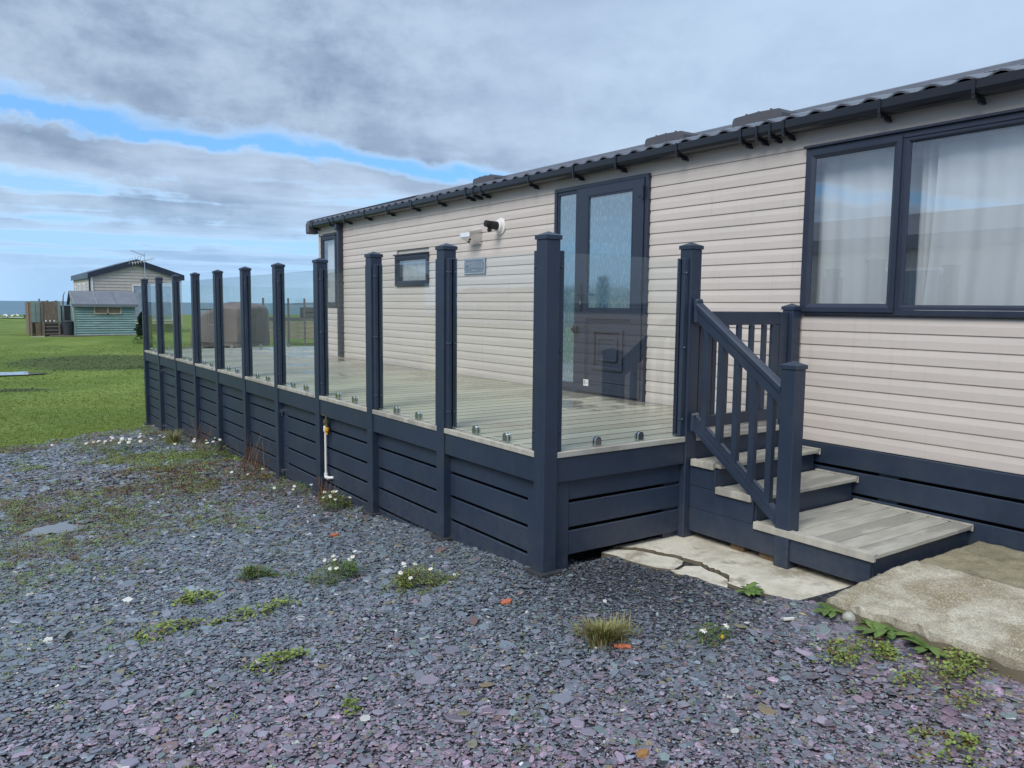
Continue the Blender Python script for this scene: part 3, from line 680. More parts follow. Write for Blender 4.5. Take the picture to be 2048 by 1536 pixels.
fl = thing('boiler_flue', (2.15, 3.70, 2.34), 'black boiler flue outlet on a round white wall plate', 'flue')
mb = MB(); mb.tube([(WX-.004, 3.70, 2.34), (WX-.018, 3.70, 2.34), (WX-.024, 3.70, 2.34)], [.088, .088, .080], 28); mb.tube([(WX-.024, 3.70, 2.34), (WX-.052, 3.70, 2.34), (WX-.060, 3.70, 2.34)], [.066, .062, .050], 24); obj('wall_plate', mb, WHITEP, fl, smooth=False)
mb = MB(); mb.tube([(WX-.058, 3.70, 2.342), (WX-.155, 3.70, 2.345)], .044, 20); mb.tube([(WX-.155, 3.70, 2.352), (WX-.205, 3.70, 2.358)], [.036, .034], 18); mb.tube([(WX-.14, 3.70, 2.30), (WX-.165, 3.70, 2.285)], .022, 10); obj('nozzle', mb, RUBBER, fl)
pl = thing('name_plate', (2.2, 4.2, 1.85), 'grey slate name plate lettered MOSELLE with pale border on the wall', 'sign')
PLM = mat('plate_grey', (0.135, 0.16, 0.21), 0.35, var=0.06); PLB = mat('plate_silver', (0.50, 0.53, 0.58), 0.35, var=0.03)
mb = MB(); mb.box(WX-.022, WX-.007, 3.985, 4.425, 1.847, 2.022, ch=.002); obj('board', mb, PLM, pl)
mb = MB(); a, b, c, d, w = 3.991, 4.419, 1.853, 2.016, .006
for bx in ((a, a+w, c, d), (b-w, b, c, d), (a+w, b-w, c, c+w), (a+w, b-w, d-w, d)): mb.box(WX-.0245, WX-.022, *bx)
for y in (4.012, 4.398):
    for z in (1.876, 1.99): mb.box(WX-.026, WX-.022, y-.006, y+.006, z-.006, z+.006)
for y, s in ((4.238, .007), (4.208, .008), (4.170, .009)): mb.box(WX-.0245, WX-.022, y-s, y+s, 1.885, 1.893)
for y, s in ((4.24, .006), (4.205, .004), (4.172, .006)): mb.box(WX-.0245, WX-.022, y-s, y+s, 1.984, 1.988)
obj('border', mb, PLB, pl)
cu = bpy.data.curves.new('lettering', 'FONT'); cu.body = 'MOSELLE'; cu.size = .082; cu.extrude = .0012; cu.offset = .0008; cu.align_x = 'CENTER'; cu.space_character = 1.1
tmp = bpy.data.objects.new('tmp', cu); COL.objects.link(tmp); bpy.context.view_layer.update()
me = bpy.data.meshes.new_from_object(tmp.evaluated_get(bpy.context.evaluated_depsgraph_get())); bpy.data.objects.remove(tmp)
lo = bpy.data.objects.new('lettering', me); COL.objects.link(lo); me.materials.clear(); me.materials.append(PLB)
me.materials[0] = mat('plate_letter', (0.27, 0.30, 0.36), 0.4, var=.02); lo.parent = pl; lo.rotation_euler = (rad(90), 0, rad(-90)); lo.location = Vector((WX-.0232, 4.205, 1.922))-Vector((2.2, 4.2, 1.85))

# curtains behind the panes
VOILE = bpy.data.materials.new('voile'); VOILE.use_nodes = True
t = NT(VOILE.node_tree); b = t.n['Principled BSDF']; b.inputs['Base Color'].default_value = (0.88, 0.90, 0.92, 1); b.inputs['Roughness'].default_value = 0.9
tr = t.node('ShaderNodeBsdfTranslucent'); tr.inputs[0].default_value = (0.8, 0.82, 0.82, 1); mx = t.node('ShaderNodeMixShader'); mx.inputs[0].default_value = 0.12
t.link(b.outputs[0], mx.inputs[1]); t.link(tr.outputs[0], mx.inputs[2]); t.link(mx.outputs[0], t.n['Material Output'].inputs[0])
def curtain(y0, y1, z0, z1, x, label, seed, amp=.006, pitch=.19, flare=0.0):
    r = random.Random(seed); mb = MB(); n = max(16, int((y1-y0)/.011)); nz = 10; ph = [r.uniform(0, 6.28) for _ in range(4)]
    for j in range(nz):
        z = z0+(z1-z0)*j/(nz-1); k = 1-.3*j/(nz-1)
        for i in range(n):
            y = y0+(y1-y0)*i/(n-1)
            s = math.sin(y/pitch*6.28+ph[0]+.4*math.sin(z*2+ph[2]))+.6*math.sin(y/pitch*6.28*1.7+ph[1])+.5*math.sin(y/pitch*2.4+ph[3]+z*.8)
            yy = y+flare*(1-j/(nz-1))**2*(i/(n-1))
            mb.v.append((x+amp*k*s, yy, z))
    for j in range(nz-1):
        for i in range(n-1):
            a = j*n+i; mb.face((a, a+1, a+n+1, a+n))
    o = obj('curtain', mb, VOILE, None, smooth=True, fixn=False); return tag(o, label, 'curtain')
curtain(-.70, -.05, 1.47, 2.56, WX+.10, 'white net curtain behind the narrow opening pane of the large window', 1)
curtain(-2.65, -.85, 1.47, 2.56, WX+.11, 'wide white net curtain behind the large fixed pane', 2, flare=.05)
curtain(-.90, -.72, 1.47, 2.56, WX+.17, 'gathered white curtain edge beside the mullion of the large window', 3, amp=.018, pitch=.09)
curtain(8.16, 8.72, 1.47, 2.53, WX+.07, 'white net curtain behind the tall narrow window at the caravan end', 4)
curtain(5.29, 6.14, 1.75, 2.13, WX+.055, 'white blind behind the small high window', 5, amp=.006, pitch=.2)

# ================================================================== veranda
ver = thing('veranda', (0, 0, 0), 'raised anthracite veranda with glass balustrade and pale decking along the caravan', 'veranda')
PYS = [0, 1.094, 2.194, 3.285, 4.39, 5.48, 6.60, 7.71, 8.83, 9.99, 11.14]
PW = .095
def cap(cx, cy, z, parent, w=PW):
    mb = MB(); h = w/2+.006
    mb.v = [(cx-h, cy-h, z), (cx+h, cy-h, z), (cx+h, cy+h, z), (cx-h, cy+h, z), (cx-h, cy-h, z+.022), (cx+h, cy-h, z+.022), (cx+h, cy+h, z+.022), (cx-h, cy+h, z+.022), (cx, cy, z+.045)]
    for f in ((3,2,1,0), (0,1,5,4), (1,2,6,5), (2,3,7,6), (3,0,4,7), (4,5,8), (5,6,8), (6,7,8), (7,4,8)): mb.face(f)
    return obj('post_cap', mb, NAVY, parent)
def bars(parent, cx, cy, d, z0=.692, z1=1.80):
    """pair of glazing bars on the post face looking in direction d (unit x or y)"""
    for side in (-1, 1):
        mb = MB(); o = side*.0195
        if d[1]:
            ya, yb = sorted((cy+d[1]*(PW/2+.0005), cy+d[1]*(PW/2+.040))); mb.box(cx+o-.0135, cx+o+.0135, ya, yb, z0, z1, ch=.003)
        else:
            xa, xb = sorted((cx+d[0]*(PW/2+.0005), cx+d[0]*(PW/2+.040))); mb.box(xa, xb, cy+o-.0135, cy+o+.0135, z0, z1, ch=.003)
        obj('glazing_bar', mb, NAVY, parent)
    for z in (.80, 1.25, 1.71):            # bolt heads on the narrow ends and on the broad outer side
        for side in (-1, 1):
            o = side*.0195; mb = MB()
            if d[1]: mb.tube([(cx+o, cy+d[1]*(PW/2+.040), z), (cx+o, cy+d[1]*(PW/2+.046), z)], [.009, .005], 8)
            else: mb.tube([(cx+d[0]*(PW/2+.040), cy+o, z), (cx+d[0]*(PW/2+.046), cy+o, z)], [.009, .005], 8)
            obj('bolt', mb, NAVY, parent)
        mb = MB()
        if d[0]: mb.tube([(cx+d[0]*(PW/2+.022), cy-.033, z), (cx+d[0]*(PW/2+.022), cy-.039, z)], [.010, .006], 8)
        else: mb.tube([(cx-.033, cy+d[1]*(PW/2+.022), z), (cx-.039, cy+d[1]*(PW/2+.022), z)], [.010, .006], 8)
        obj('bolt', mb, NAVY, parent)
CXP = .0475
for i, y in enumerate(PYS):
    g = float(gz(0.05, y)) if i else -.005
    mb = MB(); mb.box(0, PW, y, y+PW, g+.02, 1.858, ch=.004)
    p = obj('post', mb, NAVY, ver); cap(CXP, y+CXP, 1.857, p)
    mb = MB(); mb.box(-.028, PW+.028, y-.028, y+PW+.028, g-.05, g+.026, ch=.003); obj('base_pad', mb, PADM, p)
    if i < 10: bars(p, CXP, y+CXP, (0, 1))
    if i > 0: bars(p, CXP, y+CXP, (0, -1))
    if i == 0: bars(p, CXP, CXP, (1, 0))
    if i == 10: bars(p, CXP, y+CXP, (1, 0))
SPX, SPY = 1.120, .0                      # post at the head of the steps
mb = MB(); mb.box(SPX, SPX+PW, SPY, SPY+PW, .041, 1.858, ch=.004); sp = obj('post', mb, NAVY, ver); cap(SPX+CXP, CXP, 1.857, sp); bars(sp, SPX+CXP, CXP, (-1, 0))
GPX = 2.108
mb = MB(); mb.box(GPX, GPX+.088, -.035, .053, .041, 1.49, ch=.004); gp_ = obj('gate_post', mb, NAVY, ver); cap(GPX+.044, .009, 1.489, gp_, .088)
def glass(x0, x1, y0, y1, z0, z1):
    mb = MB(); b = 0
    v = [(x0,y0,z0),(x1,y0,z0),(x1,y1,z0),(x0,y1,z0),(x0,y0,z1),(x1,y0,z1),(x1,y1,z1),(x0,y1,z1)]
    mb.v = v; lx = (x1-x0) > (y1-y0)
    for q, nrm in (((3,2,1,0),'z'), ((4,5,6,7),'z'), ((0,1,5,4),'y'), ((1,2,6,5),'x'), ((2,3,7,6),'y'), ((3,0,4,7),'x')):
        broad = (nrm == 'y') if lx else (nrm == 'x'); mb.face(q, 0 if broad else 1)
    return obj('glass_panel', mb, [GLASS, GEDGE], ver)
def clamp(parent, x, y, d):
    """two D-shaped steel cheeks gripping the glass; d = axis the glass runs along"""
    mb = MB(); n = 10; r = .0225
    prof = [(-r, 0), (r, 0)]+[(r*math.cos(math.pi*k/n), .034+r*math.sin(math.pi*k/n)) for k in range(n+1)]
    for s in (-1, 1):
        a, b = sorted((s*.0062, s*.0175))
        if d == 'y': mb.prism([(y+p[0], .692+p[1]) for p in prof], 0, x+a, x+b)
        else: mb.prism([(x+p[0], .692+p[1]) for p in prof], 1, y+a, y+b)
    if d == 'y': mb.box(x-.016, x+.016, y-.02, y+.02, .689, .6945)
    else: mb.box(x-.02, x+.02, y-.016, y+.016, .689, .6945)
    return obj('clamp', mb, STEEL, parent)
for i in range(10):
    a, b = PYS[i]+PW, PYS[i+1]; g = glass(CXP-.005, CXP+.005, a+.004, b-.004, .700, 1.792); c = (a+b)/2
    for s in (-.17, .17): clamp(g, CXP, c+s, 'y')
g = glass(PW+.004, SPX-.004, CXP-.005, CXP+.005, .700, 1.792)
for s in (.42, .76): clamp(g, s, CXP, 'x')
# trim, fascia, skirting on the long side
LEV = [(.395, .530), (.235, .378), (.076, .217), (-.083, .058), (-.242, -.101), (-.401, -.260), (-.560, -.419), (-.72, -.578)]
for i in range(10):
    a, b = PYS[i]+PW, PYS[i+1]
    mb = MB(); mb.box(.002, .030, a+.001, b-.001, .657, .690, ch=.003); obj('edge_trim', mb, TREAD, ver)
    mb = MB(); mb.box(.010, .032, a+.001, b-.001, .517, .6565, ch=.003); obj('fascia_board', mb, NAVY, ver)
    for z0, z1 in LEV:
        ga, gb = float(gz(0, a)), float(gz(0, b)); lo_ = min(ga, gb)
        if z1 < lo_: break
        mb = MB(); mb.box(.055, .073, a-.03, b+.002, z0, z1, ch=.004); obj('skirting_board', mb, NAVY, ver)
    if i: 
        mb = MB(); mb.box(.074, .10, a-.095, a+.06, float(gz(0, a))-.05, .517); obj('skirting_batten', mb, NAVY, ver)
mb = MB(); mb.box(.0535, .080, .10, .215, -.06, .517); obj('skirting_batten', mb, NAVY, ver)
for y in (4.39, 9.99):
    g0 = float(gz(0, y)); mb = MB(); mb.box(.060, .088, y-.115, y-.001, g0-.03, .516, ch=.003); obj('skirting_batten', mb, NAVY, ver)
    for z in (.43, g0+.09):
        mb = MB(); mb.box(.018, .050, y-.018, y-.001, z-.018, z+.012); mb.tube([(.02, y-.02, z+.012), (.06, y-.024, z+.004)], .006, 6); mb.tube([(.035, y-.02, z), (.035, y-.022, z-.05)], .004, 6); obj('latch', mb, STEEL, ver)
# short side
mb = MB(); mb.box(PW+.001, SPX-.001, .002, .030, .657, .690, ch=.003); obj('edge_trim', mb, TREAD, ver)
mb = MB(); mb.box(PW+.001, SPX-.001, .010, .032, .517, .6565, ch=.003); obj('fascia_board', mb, NAVY, ver)
for z0, z1 in ((.399, .530), (.237, .380), (.076, .217)):
    mb = MB(); mb.box(.213, SPX+.002, .042, .060, z0, z1, ch=.004); obj('skirting_board', mb, NAVY, ver)
mb = MB(); mb.box(.097, .212, .036, .064, .005, .517, ch=.003); obj('skirting_batten', mb, NAVY, ver)
mb = MB(); mb.box(1.0, 1.12, .061, .09, .042, .517); obj('skirting_batten', mb, NAVY, ver)
mb = MB(); mb.box(.12, 2.18, .42, .44, -.05, .62); mb.box(.30, .32, .45, 11.1, -.7, .60); obj('dark_void_backing', mb, RUBBER, ver)  # black sheets added for the dark void behind the slats
# stair head
mb = MB(); mb.box(SPX+PW+.001, GPX-.001, -.012, .030, .657, .690, ch=.003); obj('edge_trim', mb, TREAD, ver)
mb = MB(); mb.box(SPX+PW+.001, 2.17, .010, .032, .40, .6565, ch=.003); obj('fascia_board', mb, NAVY, ver)
# deck boards
y = .033
while y < 11.19:
    y1 = min(y+.1445, 11.2)
    if y1-y > .03:
        xe = 2.196 if y1 < CY1+.05 else 6.4
        xs_ = .034 if not any(abs((p+CXP)-(y+y1)/2) < .115 for p in PYS) else .034
        segx = [(xs_, xe)] if xe < 3 else [(xs_, 3.2), (3.204, xe)]
        for xa, xb in segx:
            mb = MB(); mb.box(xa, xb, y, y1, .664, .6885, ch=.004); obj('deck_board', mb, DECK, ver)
    y = y1+.0085
# far end: frameless glass and its edge
FY = 11.205
mb = MB(); mb.box(.10, 6.4, FY, FY+.03, .655, .690, ch=.003); obj('edge_trim', mb, TREAD, ver)
mb = MB(); mb.box(.10, 6.4, FY-.002, FY+.02, .50, .654, ch=.003); obj('fascia_board', mb, NAVY, ver)
for z0, z1 in LEV: 
    mb = MB(); mb.box(.10, 6.4, FY-.04, FY-.02, z0, z1, ch=.003); obj('skirting_board', mb, NAVY, ver)
for xa in np.arange(.14, 6.2, 1.06):
    g = glass(float(xa), float(xa)+1.03, FY-.035, FY-.025, .700, 1.792)
    for s in (.25, .78): clamp(g, float(xa)+s, FY-.03, 'x')
# gate
gt = MB(); gy0, gy1 = -.004, .028
gt.box(1.220, 2.010, gy0, gy1, 1.388, 1.476, ch=.004)
gt.box(1.220, 1.285, gy0+.001, gy1-.001, .735, 1.387, ch=.003); gt.box(1.940, 2.010, gy0+.001, gy1-.001, .735, 1.387, ch=.003)
gt.box(1.286, 1.939, gy0+.002, gy1-.002, .735, .812, ch=.003)
gt.box(2.012, 2.098, gy0-.003, gy1, .735, 1.474, ch=.003)
gate = obj('gate', gt, NAVY, ver)
for x in (1.362, 1.478, 1.604, 1.732, 1.862):
    mb = MB(); mb.box(x-.020, x+.020, gy0+.004, gy1-.004, .813, 1.387, ch=.003); obj('baluster', mb, NAVY, gate)

# ================================================================== steps
st = thing('garden_steps', (1.66, -.6, .04), 'composite steps with navy risers and one sloping baluster handrail up to the veranda', 'steps')
XA, XB = 1.170, 2.180
def tread(y1, y0, z, nb):
    w = (y1-y0)/nb
    for k in range(nb):
        a = y0+k*w; mb = MB(); mb.box(XA+.004, XB, a+.0042, a+w-.0042, z-.026, z-.002, ch=.003); obj('tread_board', mb, TREAD, st)
    for xa, xb, lip in ((XA-.022, XA+.003, .0), (XB+.001, XB+.012, .0)):
        mb = MB(); mb.box(xa, xb, y0+(.045 if nb < 5 and xa < 1.5 else 0), y1-(.005), z-.038, z+.004, ch=.003)
        mb.box(xa+.0005 if xa < 1.5 else xa-.02, xb+.016 if xa < 1.5 else xb-.0005, y0+(.046 if nb < 5 and xa < 1.5 else .001), y1-.006, z-.0015, z+.0055, ch=.002); obj('edge_trim', mb, TREAD, st)
tread(-.012, -.242, .545, 2); tread(-.216, -.530, .404, 2); tread(-.505, -1.256, .255, 6)
for y, z0, z1 in ((-.205, .38, .518), (-.495, .23, .376), (-1.232, .07, .228)):
    mb = MB(); mb.box(XA+.02, XB-.005, y, y+.02, z0, z1, ch=.003); obj('riser', mb, NAVY, st)
for ya, yb, z0, z1 in ((-.205, -.002, .379, .506), (-.49, -.002, .236, .377), (-1.231, -.002, .085, .2345)):
    mb = MB(); mb.box(XA-.004, XA+.016, ya, yb, z0, z1, ch=.003); obj('stringer_board', mb, NAVY, st)
    mb = MB(); mb.box(XB-.03, XB-.012, ya+.01, yb, z0, z1-.004, ch=.003); obj('stringer_board', mb, NAVY, st)
for y in (-.36, -.57):
    mb = MB(); mb.box(1.20, 1.29, y-.05, y+.045, .041, .084); obj('packer', mb, TAN, st)
NX, NYY = 1.150, -.752
mb = MB(); mb.box(NX, NX+PW, NYY, NYY+PW, .039, 1.166, ch=.004); nw = obj('newel_post', mb, NAVY, st); cap(NX+CXP, NYY+CXP, 1.165, nw)
HX = 1.180
def rail(z_top, name, h, capw):
    ya, yb = -.004, NYY+PW-.0
    f = lambda y: z_top+(y)*.722
    mb = MB(); k = 0
    def slab_(w, t0, t1):
        n = len(mb.v)
        for y in (ya, yb):
            z = f(y); mb.v.extend([(HX-w/2, y, z-t1), (HX+w/2, y, z-t1), (HX+w/2, y, z-t0), (HX-w/2, y, z-t0)])
        for fc in ((0,1,5,4), (1,2,6,5), (2,3,7,6), (3,0,4,7), (3,2,1,0), (4,5,6,7)): mb.face([n+i for i in fc])
    slab_(.046, .012+.0, h)
    if capw:
        n = len(mb.v)
        for y in (ya, yb):
            z = f(y); mb.v.extend([(HX-.034, y, z-.040), (HX+.034, y, z-.040), (HX+.034, y, z-.012), (HX+.022, y, z), (HX-.022, y, z), (HX-.034, y, z-.012)])
        for i in range(6): mb.face((n+i, n+(i+1)%6, n+6+(i+1)%6, n+6+i))
        mb.face([n+i for i in range(6)][::-1]); mb.face([n+6+i for i in range(6)])
    else:
        slab_(.060, h-.03, h+.004)
    o = obj(name, mb, NAVY, st)
    mb = MB(); z = f(-.01); mb.box(HX-.037, HX+.037, -.030, -.0005, z-h-.03, z+.012, ch=.012); obj('rail_bracket', mb, NAVY, o)
    return f
ft = rail(1.548, 'handrail', .115, True); fb = rail(.835, 'bottom_rail', .080, False)
ys_b = (-.097, -.214, -.336, -.460, -.585)
for y in ys_b:
    mb = MB(); mb.prism([(y-.019, fb(y-.019)-.014), (y+.019, fb(y+.019)-.014), (y+.019, ft(y+.019)-.11), (y-.019, ft(y-.019)-.11)], 0, HX-.017, HX+.017); obj('baluster', mb, NAVY, st)
for a, b in zip((-.006,)+ys_b, ys_b):
    mb = MB(); a2, b2 = a-.021, b+.021; mb.prism([(b2, fb(b2)-.013), (a2, fb(a2)-.013), (a2, fb(a2)+.012), (b2, fb(b2)+.012)], 0, HX-.014, HX+.014); obj('spacer_strip', mb, NAVY, st)

# ================================================================== standpipe
tp = thing('standpipe', (-.03, 3.1, -.05), 'white standpipe with brass tap and yellow hose connector on the veranda skirting', 'tap')
mb = MB(); X = .022; Yt = 3.195
mb.tube([(X, Yt, -.02), (X, Yt, .395)], .0105, 12); obj('pipe', mb, WHITEP, tp, smooth=False)
mb = MB(); mb.tube([(X, Yt, .375), (X, Yt, .385), (X, Yt, .425), (X, Yt, .435)], [.013, .018, .018, .012], 12); obj('collar', mb, WHITEP, tp)
mb = MB(); mb.tube([(X, Yt, .01), (X, Yt, -.02)], .017, 12); mb.tube([(X, Yt+.005, -.026), (X, Yt-.05, -.026)], .016, 12); mb.tube([(X, Yt-.045, -.026), (X+.03, Yt-.10, -.018)], [.014, .012], 12); obj('elbow', mb, WHITEP, tp)
mb = MB(); mb.tube([(X, Yt+.02, .455), (X-.005, Yt-.05, .47)], .015, 10); mb.tube([(X-.004, Yt-.035, .45), (X-.004, Yt-.035, .525)], [.014, .010], 10); mb.tube([(X, Yt, .43), (X, Yt+.004, .49)], .014, 10); mb.tube([(X-.008, Yt-.05, .47), (X-.008, Yt-.052, .425)], .012, 10)
tapo = obj('tap', mb, BRASS, tp)
mb = MB(); mb.bar((X-.03, Yt-.005, .53), (X+.02, Yt-.075, .522), .010, .009); obj('tap_handle', mb, BRASS, tapo)
mb = MB(); mb.tube([(X-.008, Yt-.052, .425), (X-.008, Yt-.052, .418), (X-.008, Yt-.052, .392), (X-.008, Yt-.052, .388)], [.016, .020, .020, .014], 12); mb.tube([(X-.008, Yt-.052, .39), (X-.008, Yt-.052, .362)], .011, 10); obj('hose_connector', mb, YELLOW, tp)

# ================================================================== scattered stuff (instances on point clouds)
def attr_mat(name, rough, spec, bump=0.0, sat=1.0, trans=0.0, mottle=0.25):
    m = bpy.data.materials.new(name); m.use_nodes = True; t = NT(m.node_tree); b = t.n['Principled BSDF']
    a = t.node('ShaderNodeAttribute', attribute_type='INSTANCER', attribute_name='col')
    g = t.node('ShaderNodeNewGeometry'); n = t.noise(g.outputs['Position'], 70, 5, 0.65)
    c = t.mix(t.math('MULTIPLY', t.ramp(n, 0.35, 0.68), mottle), a.outputs['Color'], t.mix(1.0, a.outputs['Color'], (0.45, 0.45, 0.45), 'MULTIPLY'))
    t.link(c, b.inputs['Base Color']); b.inputs['Roughness'].default_value = rough; b.inputs['Specular IOR Level'].default_value = spec
    if bump:
        bp = t.node('ShaderNodeBump'); bp.inputs['Strength'].default_value = bump; bp.inputs['Distance'].default_value = 0.002
        t.link(n, bp.inputs['Height']); t.link(bp.outputs[0], b.inputs['Normal'])
    return m
def scatter(name, pts, rots, scls, idx, cols, variants):
    me = bpy.data.meshes.new(name); n = len(pts)
    me.vertices.add(n); me.vertices.foreach_set('co', np.asarray(pts, np.float32).ravel())
    for an, ty, dat in (('rot', 'FLOAT_VECTOR', rots), ('scl', 'FLOAT_VECTOR', scls)):
        at = me.attributes.new(an, ty, 'POINT'); at.data.foreach_set('vector', np.asarray(dat, np.float32).ravel())
    at = me.attributes.new('idx', 'INT', 'POINT'); at.data.foreach_set('value', np.asarray(idx, np.int32))
    at = me.attributes.new('col', 'FLOAT_COLOR', 'POINT'); at.data.foreach_set('color', np.concatenate([np.asarray(cols, np.float32), np.ones((n, 1), np.float32)], 1).ravel())
    o = bpy.data.objects.new(name, me); COL.objects.link(o); o['kind'] = 'stuff'
    src = bpy.data.collections.new(name+'_shapes')             # shapes live only inside the modifier
    for i, (mb, mm) in enumerate(variants):
        vm = bpy.data.meshes.new(name+'_shape'); vm.from_pydata(mb.v, [], mb.f); vm.materials.append(mm)
        src.objects.link(bpy.data.objects.new('%s_shape_%02d' % (name, i), vm))
    ng = bpy.data.node_groups.new(name, 'GeometryNodeTree')
    ng.interface.new_socket('Geometry', in_out='INPUT', socket_type='NodeSocketGeometry'); ng.interface.new_socket('Geometry', in_out='OUTPUT', socket_type='NodeSocketGeometry')
    N = ng.nodes; L = ng.links
    gi = N.new('NodeGroupInput'); go = N.new('NodeGroupOutput'); iop = N.new('GeometryNodeInstanceOnPoints')
    ci = N.new('GeometryNodeCollectionInfo'); ci.inputs['Collection'].default_value = src; ci.inputs['Separate Children'].default_value = True; ci.inputs['Reset Children'].default_value = True
    def na(nm, ty):
        q = N.new('GeometryNodeInputNamedAttribute'); q.data_type = ty; q.inputs['Name'].default_value = nm; return q.outputs[0]
    L.new(gi.outputs[0], iop.inputs['Points']); L.new(ci.outputs[0], iop.inputs['Instance']); iop.inputs['Pick Instance'].default_value = True
    L.new(na('idx', 'INT'), iop.inputs['Instance Index']); L.new(na('rot', 'FLOAT_VECTOR'), iop.inputs['Rotation']); L.new(na('scl', 'FLOAT_VECTOR'), iop.inputs['Scale'])
    L.new(iop.outputs[0], go.inputs[0])
    md = o.modifiers.new('scatter', 'NODES'); md.node_group = ng
    return o

def inpoly(x, y, poly):
    poly = np.asarray(poly); r = np.zeros(len(x), bool); j = len(poly)-1
    for i in range(len(poly)):
        xi, yi = poly[i]; xj, yj = poly[j]
        r ^= ((yi > y) != (yj > y)) & (x < (xj-xi)*(y-yi)/(yj-yi+1e-12)+xi); j = i
    return r
HARD = [*outer[::-1], (0.60, .12), (2.2, .12), (2.2, -1.28), (.83, -1.28), (.79, -1.15), (.76, -1.03), (.73, -.92), (.70, -.80)]
PADP = [(.73, -1.27), (2.2, -1.27), (2.2, -5), (.73, -5)]
def gravel_ok(x, y):
    ok = y < grass_edge(x)+RNG.normal(0, .10, len(x))
    ok &= ~((x > .09) & (y > .05)) | ((x > .09) & (x < .35) & (y > .05))
    ok &= (((x+2.06)/.17)**2+((y-3.36)/.17)**2 > 1)
    ok &= ~inpoly(x, y, HARD) & ~inpoly(x, y, PADP)
    ok &= ~((x > -.03) & (x < .12) & (np.min(np.abs(y[:, None]-(np.array(PYS)+.047)[None]), 1) < .075))
    return ok
def view_ok(x, y, lo=-9, hi=80):
    az = np.degrees(np.arctan2(x-CAM_POS.x, y-CAM_POS.y)); d = np.hypot(x-CAM_POS.x, y-CAM_POS.y)
    return (az > lo) & (az < hi) & (d > 1.3)
def lump(x, y, s, seed):
    r = np.random.default_rng(seed); v = np.zeros_like(x)
    for k in range(9):
        a = r.uniform(0, 6.28); f = s*(1.6**(k*.5)); v += np.sin((x*np.cos(a)+y*np.sin(a))*f+r.uniform(0, 6.28))/(1.25**k)
    return v/3.2
SL = attr_mat('slate', 0.30, 0.7, bump=0.4)
chips = []
for k in range(16):
    r = random.Random(100+k); n = r.choice([5, 5, 6, 6, 7, 8]); mb = MB(); el = r.uniform(.50, .85)
    ang = sorted((i+r.uniform(-.33, .33))*2*math.pi/n for i in range(n)); rr = [r.uniform(.72, 1.12) for _ in range(n)]
    tl = r.uniform(-.10, .10)
    for lv, (zz, sc) in enumerate(((-.12, .93), (.05, 1.0), (.12, .88))):
        for a, q in zip(ang, rr):
            px, py = math.cos(a)*q*sc, math.sin(a)*q*sc*el; mb.v.append((px, py, zz+(px*tl if lv == 2 else 0)))
    for lv in range(2):
        for i in range(n): j = (i+1) % n; mb.face((lv*n+i, lv*n+j, lv*n+n+j, lv*n+n+i))
    mb.face([2*n+i for i in range(n)]); chips.append((mb, SL))
def gen_chips():
    bands = [(1.3, 3.9, 12500, .0078), (3.9, 5.6, 8800, .0088), (5.6, 8.2, 4600, .0113), (8.2, 15.5, 1700, .0165)]
    X, Y, S = [], [], []
    for d0, d1, den, s in bands:
        n = int(den*math.pi*(d1*d1-d0*d0)*(97/360)); d = np.sqrt(RNG.uniform(d0*d0, d1*d1, n)); a = np.radians(RNG.uniform(-12, 85, n))
        x = CAM_POS.x+d*np.sin(a); y = CAM_POS.y+d*np.cos(a); k = gravel_ok(x, y); x, y = x[k], y[k]
        sz = s*np.exp(RNG.normal(0, .46, len(x)))
        big = RNG.random(len(x)) < .035; sz = np.where(big, sz*RNG.uniform(1.5, 2.3, len(x)), sz)
        fine = np.clip(1.15-np.hypot((x-.35)/.75, (y+.35)/.85), 0, 1); sz = sz*(1-.45*fine)
        padside = np.clip((x-.25)/.4, 0, 1)*np.clip((-1.05-y)/.3, 0, 1); sz = sz*(1+.75*padside)
        X.append(x); Y.append(y); S.append(np.minimum(sz, .055))
    x = np.concatenate(X); y = np.concatenate(Y); s = np.concatenate(S); n = len(x)
    z = gz(x, y)+RNG.uniform(-.002, .009, n)+s*.10
    tilt = RNG.normal(0, .13, (n, 2)); steep = RNG.random(n) < .04; tilt[steep] *= 3.0
    rot = np.c_[tilt, RNG.uniform(0, 6.28, n)]
    scl = np.c_[s, s*RNG.uniform(.8, 1.15, n), s*RNG.uniform(.45, 1.2, n)]
    # colour zones: blue grey by the corner, heather purple towards the viewer and left
    pz = lump(x, y, .8, 5)*.55+np.clip((-.7-y)/1.3, -1, 1)*.55+np.clip((-1.0-x)/1.0, -.6, 1)*.6*np.clip((2.5-y)/3, 0, 1)+RNG.normal(0, .35, n)
    pur = np.clip(pz+.22, 0, 1)[:, None]
    blue = np.array([.112, .134, .160]); purple = np.array([.205, .146, .190])
    base = blue*(1-pur)+purple*pur
    base *= 1.34*np.exp(RNG.normal(0, .25, n))[:, None]
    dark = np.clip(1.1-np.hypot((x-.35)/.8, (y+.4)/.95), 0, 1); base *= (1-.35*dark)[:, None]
    u = RNG.random(n)
    def setc(lo, hi, c, var=.18):
        k = (u >= lo) & (u < hi); base[k] = np.array(c)*np.exp(RNG.normal(0, var, k.sum()))[:, None]
    setc(0, .065, (.165, .215, .215)); setc(.065, .076, (.24, .19, .12)); setc(.085, .093, (.50, .50, .47)); setc(.097, .13, (.055, .06, .07)); setc(.13, .15, (.20, .13, .12)); setc(.15, .17, (.21, .20, .13))
    br = np.clip(lump(x, y, .9, 21)*1.4+.25, 0, 1)*np.clip((y-.8)/3, 0, 1); k = RNG.random(n) < br*.55
    base[k] = base[k]*.35+np.array((.115, .070, .040))*.8
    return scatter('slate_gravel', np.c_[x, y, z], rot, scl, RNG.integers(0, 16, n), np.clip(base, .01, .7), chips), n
_, NCH = gen_chips()

